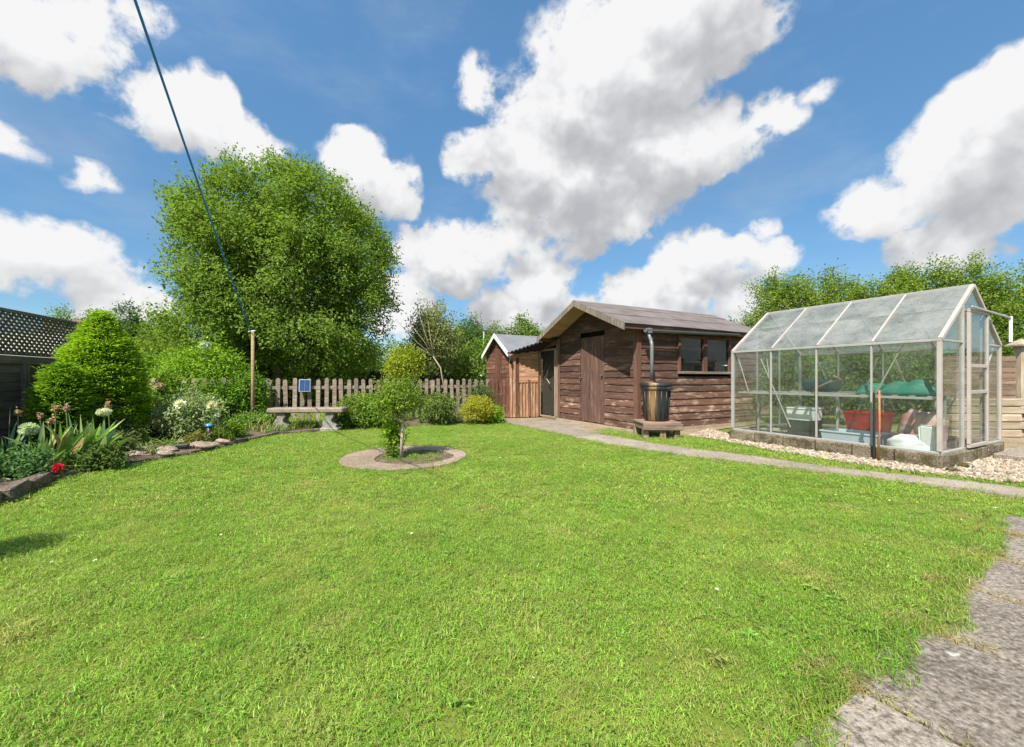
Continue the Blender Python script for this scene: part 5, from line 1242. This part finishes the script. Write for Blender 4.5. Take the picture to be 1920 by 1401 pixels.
bush('low_shrub', 'mounded yellow green shrub at the right end of the bench', 632, 728, 742, 8.55, .055, 210, 34, (.12, .20, .03), (.23, .31, .05), spread=.06, depth=.6)
bush('low_shrub', 'light green shrub in front of the pickets left of the small tree', 665, 745, 752, 8.45, .06, 150, 32, (.13, .24, .03), (.24, .36, .06), spread=.06, depth=.6)
bush('low_shrub', 'dusty green shrub right behind the small tree', 795, 852, 738, 9.0, .055, 130, 32, (.12, .18, .045), (.22, .28, .08), spread=.06)
bush('low_shrub', 'dark upright shrub in the gap right of the small tree', 795, 822, 735, 9.25, .055, 70, 28, DKG, GREEN, spread=.05)
bush('golden_shrub', 'rounded golden yellow shrub near the plank fence', 864, 926, 746, 9.2, .04, 190, 34, (.30, .31, .03), (.46, .42, .06), spread=.045, amp=.12)
bush('rose_shrub', 'dark leaved shrub behind the golden shrub', 880, 930, 716, 9.75, .05, 110, 28, (.05, .09, .025), (.13, .18, .045), spread=.06)
bush('low_plant', 'fresh green plant tumbling at the end of the bed', 900, 945, 765, 9.45, .05, 90, 30, BRI, BRI2, spread=.05)
bush('low_plant', 'pale green plant at the foot of the pole', 420, 520, 782, 7.95, .055, 110, 30, (.12, .22, .035), (.24, .34, .08), spread=.05, depth=.3)
bush('low_plant', 'dark green plant under the right end of the bench', 628, 668, 780, 8.3, .05, 60, 26, DKG, GREEN, spread=.05)
# standard tree by the fence
st = tree('golden_tree', 'small yellow green standard tree leaning over the picket fence', 'tree', 712, 798, 656, 714, 9.35, .06, 170, 34, (.20, .26, .025), (.38, .41, .04), trunk_r=.025, spread=.075, along=.15, amp=.55, trunk_x=737, lumps=9, ground=.05)
# conifers clipped to a teardrop
def conifer(name, label, xc, yt, D, prof, n, col, col2, group=None, per=44):
    c = P(xc, yt, D); top = c.z; c.z = .08
    t = empty(name, c, label, 'conifer', group)
    u = RNG.uniform(0, 1, n * 2); rad = np.interp(u, [p_[0] for p_ in prof], [p_[1] for p_ in prof]); k = RNG.uniform(0, rad.max(), n * 2) < rad + .08
    u, rad = u[k][:n], rad[k][:n]; w = RNG.uniform(0, 6.283, len(u))
    lump = 1 + .05 * np.sin(w * 5 + u * 17) + .05 * np.sin(w * 9 - u * 31) + RNG.normal(0, .025, len(u))
    h = top - .08
    p = np.stack([c.x + rad * lump * np.cos(w), c.y + rad * lump * np.sin(w), .08 + u * h], 1)
    ax = norm(np.stack([np.cos(w), np.sin(w), np.full(len(u), .25)], 1))
    ce = np.repeat(p, per, 0); ad = np.repeat(ax, per, 0); m = len(ce)
    tang = np.stack([-ad[:, 1], ad[:, 0], np.zeros(m)], 1)
    pos = ce + tang * RNG.normal(0, .065, (m, 1)) + ad * RNG.normal(-.01, .04, (m, 1)) + np.array([0, 0, 1.]) * RNG.normal(0, .017, (m, 1))
    d = norm(ad * 1.0 + tang * RNG.normal(0, .45, (m, 1)) + np.array([0, 0, 1.]) * RNG.normal(.1, .35, (m, 1)))
    nr = norm(np.array([0, 0, 1.]) + ad * .35 + RNG.normal(0, .3, (m, 3)))
    tcol = np.repeat(RNG.uniform(0, 1, (len(p), 1)), per, 0)
    cc = (np.array(col) * (1 - tcol) + np.array(col2) * tcol) * np.exp(RNG.normal(0, .15, (m, 1)))
    me = leaf_mesh(name + '_foliage', M_LEAF, pos, d, nr, RNG.uniform(.04, .07, m), RNG.uniform(.012, .02, m), cc)
    o = bpy.data.objects.new('foliage', me); link(o, t)
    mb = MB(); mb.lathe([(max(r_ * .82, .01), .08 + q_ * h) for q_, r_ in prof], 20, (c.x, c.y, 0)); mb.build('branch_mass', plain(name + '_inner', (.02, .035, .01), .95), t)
    MB().tube([c - UP * .06, c + UP * .4], .06, 8).build('trunk', M_BARK, t)
    return t
k_ = 5.8 / F
conifer('clipped_conifer', 'large bright green clipped conifer shaped like a teardrop', 189, 585, 5.8, [(0, 48 * k_), (.1, 53 * k_), (.28, 59 * k_), (.5, 54 * k_), (.7, 39 * k_), (.85, 19 * k_), (.95, 5 * k_), (1, 0.3 * k_)], 1450, (.17, .30, .025), (.34, .49, .035))
conifer('clipped_conifer', 'smaller darker green clipped conifer tucked against the left fence', 116, 686, 5.15, [(0, 18 * k_), (.2, 24 * k_), (.5, 27 * k_), (.75, 22 * k_), (.92, 11 * k_), (1, 2 * k_)], 460, (.12, .23, .02), (.24, .38, .03))

# the small tree in the paving ring
tt = empty('small_tree', (-1.46, 5.30, 0), 'small twiggy green tree growing in the round paving ring', 'tree')
tb = Vector((-1.425, 5.25, 0))
cc = P(745, 750, 5.3)
p1, ax1 = crown_points((cc.x, 5.3, cc.z + .01), (.36, .34, .31), 230, 14, .42, 2.0)
p2, ax2 = crown_points((P(735, 820, 5.3).x, 5.34, .27), (.115, .13, .30), 66, 8, .3, 2.0); k = p2[:, 2] > .02
pp = np.concatenate([p1, p2[k]]); aa = np.concatenate([ax1, ax2[k]])
link(bpy.data.objects.new('crown', sprays('small_tree_crown', M_LEAF, p1, ax1, 27, .085, .035, .04, .018, (.12, .20, .025), (.25, .34, .045), .2)), tt)
link(bpy.data.objects.new('basal_shoots', sprays('small_tree_shoots', M_LEAF, p2[k], ax2[k], 26, .06, .035, .04, .022, (.13, .25, .02), (.24, .36, .03), .2, droop=-.2)), tt)
mb = MB(); mb.tube([tb, tb + Vector((.01, .0, .3)), tb + Vector((.02, .02, .55)), tb + Vector((-.01, .02, .85))], [.024, .021, .018, .01], 8)
limbs(mb, tb + Vector((.015, .01, .45)), [p1[i] for i in RNG.choice(len(p1), 24, replace=False)], .010, rng)
mb.build('trunk', plain('pale_bark', (.40, .33, .26), .85, vary=.3, scale=20), tt, smooth=True)

# trees behind the greenhouse
rt = [('leafy_tree', 'leafy tree over the far gable of the greenhouse', 1398, 1500, 520, 11.5), ('leafy_tree', 'pointed leafy tree above the middle of the greenhouse ridge', 1485, 1590, 512, 11.2), ('leafy_tree', 'low leafy tree filling the gap above the greenhouse ridge', 1550, 1650, 545, 11.6), ('leafy_tree', 'dark leafy tree rising above the greenhouse ridge', 1610, 1710, 530, 10.8),
      ('leafy_tree', 'tallest leafy tree behind the greenhouse roof peak', 1690, 1785, 478, 10.6), ('leafy_tree', 'leafy tree with open crown just right of the roof peak', 1780, 1890, 500, 10.4), ('leafy_tree', 'dark leafy tree at the right edge of the garden', 1870, 2030, 505, 10.0)]
for nm, lab, x0, x1, yt, D in rt:
    tree(nm, lab, 'tree', x0, x1, yt, 735, D, .07, 620, 38, (.13, .20, .03), (.25, .33, .055), trunk_r=.08, spread=.07, lobes=34, lr=(.16, .34), box=.9, depth=.8, along=.34, outw=.8, fill=.4)
bush('lime_shrub', 'lime green shrub peeping over the shed roof beside the greenhouse', 1345, 1425, 596, 12.2, .085, 140, 34, (.20, .30, .02), (.32, .42, .03), spread=.12)
for x0, x1, yt, D, lab in ((1400, 1560, 640, 9.4, 'dense green shrub seen through the far bays of the greenhouse'), (1530, 1680, 636, 9.2, 'dark green shrub seen through the middle of the greenhouse'), (1640, 1800, 640, 9.3, 'glossy green shrub behind the green tarpaulin'), (1760, 1960, 610, 9.0, 'dark shrub behind the post fence right of the greenhouse'), (1900, 2080, 600, 8.8, 'dark shrub at the right edge behind the post fence')):
    bush('back_shrub', lab, x0, x1, yt, D, .08, 240, 36, (.07, .13, .02), (.14, .22, .03), spread=.11, depth=.6, amp=.3)

bush('side_shrub', 'shrub growing inside the right hand boundary fence', 2260, 2560, 620, 5.2, .08, 150, 30, GREEN, GREEN2, spread=.09)
# ------------------------------------------------------------------ the left flower bed
def blade_plant(name, label, c, n, ln, wd, lean, col, cat='plant', z=.06, parts=True, cols=None):
    t = empty(name, (c[0], c[1], z), label, cat)
    for k in range(n):
        a_ = rng.uniform(0, 6.28); r_ = rng.uniform(0, .12); b0 = Vector((c[0] + r_ * math.cos(a_) * 1.5, c[1] + r_ * math.sin(a_), z))
        d = Vector((rng.gauss(lean, .28), rng.gauss(-.05, .25), 1)).normalized(); L = ln * rng.uniform(.65, 1.15); W = wd * rng.uniform(.75, 1.2)
        sd = Vector((rng.uniform(.5, 1), rng.uniform(-.7, .7), 0)).normalized(); sd = (sd - d * sd.dot(d)).normalized(); nr = d.cross(sd)
        vs = []; bend = rng.uniform(.02, .22) * L
        for i in range(7):
            u = i / 6; w_ = W * (.55 + .9 * u * (1 - u) * 1.6) * (1 if u < .6 else max(0.03, 1 - ((u - .6) / .4) ** 1.7)); p = b0 + d * L * u + Vector((d.x, d.y, -.4)) * bend * u * u * 2
            vs += [p - sd * w_ / 2, p + nr * w_ * .12, p + sd * w_ / 2]
        mb = MB(); mb.add(vs, [(i * 3 + j, i * 3 + j + 1, i * 3 + j + 4, i * 3 + j + 3) for i in range(6) for j in range(2)])
        mb.build('leaf', rng.choice(cols or [M_IRIS, M_IRIS, M_IRIS2]), t, smooth=True)
    return t
def plantmat(name, c, tr=.25):
    m, nt, b = newmat(name); v = objvec(nt, (1, 1, 1)); n = NOISE(nt, v, 12, 4)
    cc_ = N(nt, 'ShaderNodeVectorMath', {0: c, 'Scale': MATH(nt, 'ADD', .75, MATH(nt, 'MULTIPLY', n, .5))}, operation='SCALE').outputs[0]
    nt.links.new(cc_, b.inputs['Base Color']); b.inputs['Roughness'].default_value = .45
    t = N(nt, 'ShaderNodeBsdfTranslucent', {'Color': tuple(x * 1.2 for x in c) + (1,)})
    mx = N(nt, 'ShaderNodeMixShader', {0: tr, 1: b.outputs[0], 2: t.outputs[0]}); nt.links.new(mx.outputs[0], nt.nodes['Material Output'].inputs[0]); return m
M_IRIS = plantmat('iris_leaf', (.20, .36, .06)); M_IRIS2 = plantmat('pale_iris_leaf', (.36, .46, .19)); M_BLUEL = plantmat('bluish_leaf', (.15, .28, .17)); M_DRY = plantmat('dry_leaf', (.36, .25, .11)); M_PET = plantmat('white_petal', (.75, .75, .70), .3); M_REDF = plantmat('red_petal', (.65, .02, .06)); M_PINKF = plantmat('pink_petal', (.62, .25, .28)); M_SEED = plain('brown_seedhead', (.33, .24, .15), .9, vary=.3, scale=30)
def at(x, y, D): p = P(x, y, D); return p
blade_plant('iris_clump', 'clump of broad sword shaped iris leaves leaning right in the left bed', (at(165, 800, 4.75).x, 4.75), 34, .62, .055, .45, None, cols=[M_IRIS, M_IRIS, M_IRIS2, M_IRIS, M_IRIS2, M_BLUEL])
blade_plant('iris_clump', 'iris clump with pale and drying leaves left of the tallest blades', (at(95, 800, 4.55).x, 4.55), 30, .52, .05, .32, None, cols=[M_IRIS, M_IRIS2, M_IRIS, M_IRIS2, M_IRIS, M_IRIS, M_DRY])
blade_plant('leek_plant', 'bluish green strap leaved plant at the left edge of the picture', (at(0, 800, 4.3).x, 4.3), 24, .62, .045, -.1, None, cols=[M_BLUEL, M_BLUEL, M_IRIS])
blade_plant('leek_plant', 'bluish leaved clump in front of the irises', (at(62, 850, 4.35).x, 4.35), 16, .30, .03, .1, None, cols=[M_BLUEL, M_IRIS])
def allium(label, x, y, D, r, m, nm='allium', flat=.85):
    h_ = at(x, y, D); t = empty(nm, (h_.x, D, .06), label, 'flower')
    b0 = Vector((h_.x - .02, D + .02, .06)); MB().tube([b0, b0.lerp(h_, .6) + Vector((.01, 0, 0)), h_], [.009, .008, .007], 6).build('stem', M_STEM, t, smooth=True)
    n = 260; d = norm(RNG.normal(0, 1, (n, 3))); me = leaf_mesh('florets', M_LEAF, np.array(h_) + d * r * np.array([1, 1, flat]) * .7, norm(d + RNG.normal(0, .3, d.shape)), norm(RNG.normal(0, 1, d.shape)), np.full(n, r * .42), np.full(n, r * .26), np.array(m) * np.exp(RNG.normal(0, .12, (n, 1))))
    link(bpy.data.objects.new('flower_head', me), t)
    MB().lathe([(.01, -r * .6), (r * .5, -r * .45), (r * .68, 0), (r * .5, r * .45), (.01, r * .6)], 12, h_).build('flower_core', plain(nm + '_core', tuple(q_ * .55 for q_ in m), .9), t, smooth=True)
allium('pale greenish white allium globe on a tall stem in the left bed', 54, 805, 4.2, .075, (.55, .62, .46)); allium('white allium globe above the iris leaves', 195, 773, 4.9, .07, (.70, .70, .60), flat=.6)
heads = [(34, 774, 4.5, 'spent iris flower head against the dark fence'), (104, 766, 4.85, 'brown seed head on the left of a close pair'), (124, 765, 4.8, 'reddish brown seed head beside its twin'), (203, 757, 5.0, 'brown seed head right above the white allium'), (75, 780, 4.7, 'small dry flower spike behind the allium globe'), (95, 790, 4.55, 'dry bud low among the drying iris leaves')]
for x, y, D, lab in heads:
    h_ = at(x, y, D); t = empty('seed_head', (h_.x, D, .06), lab, 'flower'); b0 = Vector((h_.x + rng.uniform(-.05, .02), D, .06))
    MB().tube([b0, b0.lerp(h_, .5) + Vector((.015, 0, 0)), h_], [.007, .006, .005], 6).build('stem', M_STEM, t)
    n = 60; d = norm(RNG.normal(0, 1, (n, 3)) + np.array([0, 0, .5])); link(bpy.data.objects.new('head', leaf_mesh('head', M_LEAF, np.repeat(np.array([h_]), n, 0) + RNG.normal(0, 1, (n, 3)) * np.array([.010, .010, .018]), d, norm(RNG.normal(0, 1, d.shape)), np.full(n, .03), np.full(n, .02), np.array([.48, .33, .24]) * np.exp(RNG.normal(0, .25, (n, 1))))), t)
def flower(name, label, x, y, D, r, col, n=40):
    h_ = at(x, y, D); t = empty(name, (h_.x, D, .06), label, 'flower'); b0 = Vector((h_.x, D + .04, .06))
    MB().tube([b0, h_], [.006, .005], 5).build('stem', M_STEM, t)
    d = norm(RNG.normal(0, 1, (n, 3)) + np.array([0, -.3, .5])); link(bpy.data.objects.new('petals', leaf_mesh('petals', M_LEAF, np.repeat(np.array([h_]), n, 0) + d * r * .3, d, norm(RNG.normal(0, .6, d.shape) + d), np.full(n, r), np.full(n, r * .9), np.array(col) * np.exp(RNG.normal(0, .1, (n, 1))))), t)
flower('red_flower', 'brightest crimson flower low at the front of the left bed', 110, 878, 4.1, .042, (.62, .015, .06)); flower('red_flower', 'dim red flower left of the crimson one', 76, 880, 4.1, .036, (.45, .03, .02))
flower('white_flower', 'white flower head on the left of the variegated shrub', 338, 758, 6.1, .068, (.78, .78, .74)); flower('white_flower', 'creamy white flower head on the right of the variegated shrub', 396, 761, 6.15, .062, (.75, .70, .58)); flower('white_flower', 'small white flower below the creamy one', 408, 778, 6.2, .035, (.7, .72, .68))
flower('white_flower', 'pale flower cluster high in the tall bright shrub', 384, 648, 9.0, .10, (.55, .62, .5)); flower('white_flower', 'faded white bloom at the fence right of the pole', 491, 716, 8.9, .05, (.6, .62, .55)); flower('white_flower', 'faded cream bloom beside the pale fence post', 300, 725, 7.5, .07, (.5, .42, .3))
flower('white_flower', 'pale white bloom against the left fence foot', 8, 905, 3.9, .04, (.65, .66, .62)); flower('pink_flower', 'tiny pink flower beside the white stone', 217, 851, 5.2, .03, (.6, .2, .25))
low = [(210, 830, 5.2, 90, .34, (.08, .11, .04), (.19, .21, .08), 'dark purple green ground plant in the middle of the bed'), (150, 865, 4.75, 70, .3, (.10, .16, .04), (.2, .26, .08), 'small leaved green mound behind the edging'), (235, 795, 5.7, 90, .36, (.10, .16, .035), (.22, .28, .09), 'yellow green bush right of the irises'), (20, 870, 4.0, 90, .34, (.08, .17, .06), (.16, .28, .11), 'deep green plants at the left end of the bed'), (285, 815, 6.3, 80, .35, DKG, GREEN, 'dark green plant in front of the pale post'),
       (410, 828, 6.35, 46, .22, (.10, .17, .02), (.22, .3, .04), 'bright low cushion plant among the rocks'), (370, 848, 6.0, 40, .22, (.16, .13, .05), (.22, .25, .05), 'brownish cushion plant at the end of the rockery'), (440, 812, 6.9, 50, .2, BRI, BRI2, 'small fresh plant near the edging below the pole'), (185, 880, 4.6, 60, .26, (.07, .12, .03), (.14, .2, .05), 'low leafy edging plant by the kerb')]
for x, y, D, n, r, c1, c2, lab in low:
    c = at(x, y, D); t = empty('ground_plant', (c.x, D, .06), lab, 'plant')
    p, ax = crown_points((c.x, D, .08), (r, r * .7, max(c.z + .12, .18)), n, 8, .3, 2.2, -.1)
    link(bpy.data.objects.new('foliage', sprays('ground_plant_leaves', M_LEAF, p, ax, 24, .05, .035, .045, .024, c1, c2, .22)), t)
# soil cover of small weeds, stuff
x_ = []; bedp = [Vector(p) for p in BED] + [Vector(p) for p in reversed(inner)]
bx_ = sample(bedp, 26, 3.0, 11); bx_[:, 2] = .06
o = scatter('bed_weeds', bx_, rots(len(bx_), .3), RNG.uniform(.5, 1.4, len(bx_)), [tuft(20, .08, .12, .012, (.10, .2, .03), 1.3, .12) for _ in range(4)]); tag(o, 'low mixed greenery filling the soil of the flower bed', 'ground cover')
# rocks of the little rockery
M_ROCK = mat_concrete('rockery_stone', (.42, .32, .25), (.26, .19, .145), (.54, .45, .37), False)
M_ROCKW = mat_concrete('white_stone', (.62, .62, .60), (.48, .48, .46), (.7, .7, .68), False)
rocks = [(262, 861, 5.25, .13, 'broad pinkish stone at the front of the rockery'), (305, 848, 5.5, .12, 'flat pinkish stone left of the dark slate'), (270, 845, 5.6, .10, 'grey brown stone behind the front pinkish one'), (232, 850, 5.5, .07, 'narrow stone beside the tiny pink flower'), (345, 843, 5.75, .12, 'long low stone right of the dark slate'), (352, 830, 6.1, .13, 'tall pale stone at the top of the rockery'), (330, 838, 6.0, .10, 'slanting stone in the middle of the rockery'), (380, 846, 5.85, .14, 'stone capped with green cushion plants'), (415, 836, 6.2, .10, 'pale flat stone at the right end of the rockery'), (310, 862, 5.3, .09, 'thin stone half sunk by the edging')]
for k, (x, y, D, r, lab) in enumerate(rocks):
    c = at(x, y, D); o = bpy.data.objects.new('rock', pebble('rock', M_ROCK, 60 + k, r, .42, 3, .22)); link(o, None, Matrix.Translation((c.x, D, .07)) @ Matrix.Rotation(rng.uniform(-.5, .5), 4, 'Z')); tag(o, lab, 'rock', 'rockery stones')
o = bpy.data.objects.new('white_stone', pebble('white_stone', M_ROCKW, 90, .085, .6, 3)); c = at(198, 857, 5.1); link(o, None, Matrix.Translation((c.x, 5.1, .09))); tag(o, 'bright white stone at the front of the bed', 'stone')
c = at(335, 848, 5.7); tag(bar(None, 'slate', Vector((c.x - .19, 5.62, .085)), Vector((c.x + .14, 5.72, .10)), .12, .05, M_BLKPL, UP, .01), 'dark slate slab lying in the rockery', 'slate')
# solar garden lights
M_BLUEG = plain('blue_glass', (.08, .25, .45), .15, vary=.2, spec=.6)
def lamp(label, x, y, D, r, m_cap, body_r):
    h_ = at(x, y, D); t = empty('solar_light', (h_.x, D, .05), label, 'garden light'); b0 = Vector((h_.x, D, .05))
    MB().tube([b0, Vector((h_.x, D, h_.z))], body_r, 10).build('stake', M_BLKPL, t, smooth=True)
    MB().lathe([(r * .8, 0), (r, .012), (r * .85, .03), (r * .2, .05)], 18, h_).build('cap', m_cap, t, smooth=True)
    return t
lamp('black solar light with blue top between the rocks and the white flowers', 392, 800, 6.15, .05, M_BLUEG, .03); lamp('flat dark blue solar light on a thin stake among the red flowers', 70, 862, 4.2, .10, plain('dark_disc', (.03, .06, .08), .3), .009); lamp('small blue glass light beside the pale post', 283, 779, 7.2, .06, M_BLUEG, .012)
# unseen rose added beyond the left edge to cast a shadow on the lawn
tree('added_shade_rose', 'standard rose on a thin stem at the near left', 'tree', -940, -710, 430, 600, 1.5, .035, 60, 26, GREEN, GREEN2, trunk_r=.012, spread=.04)
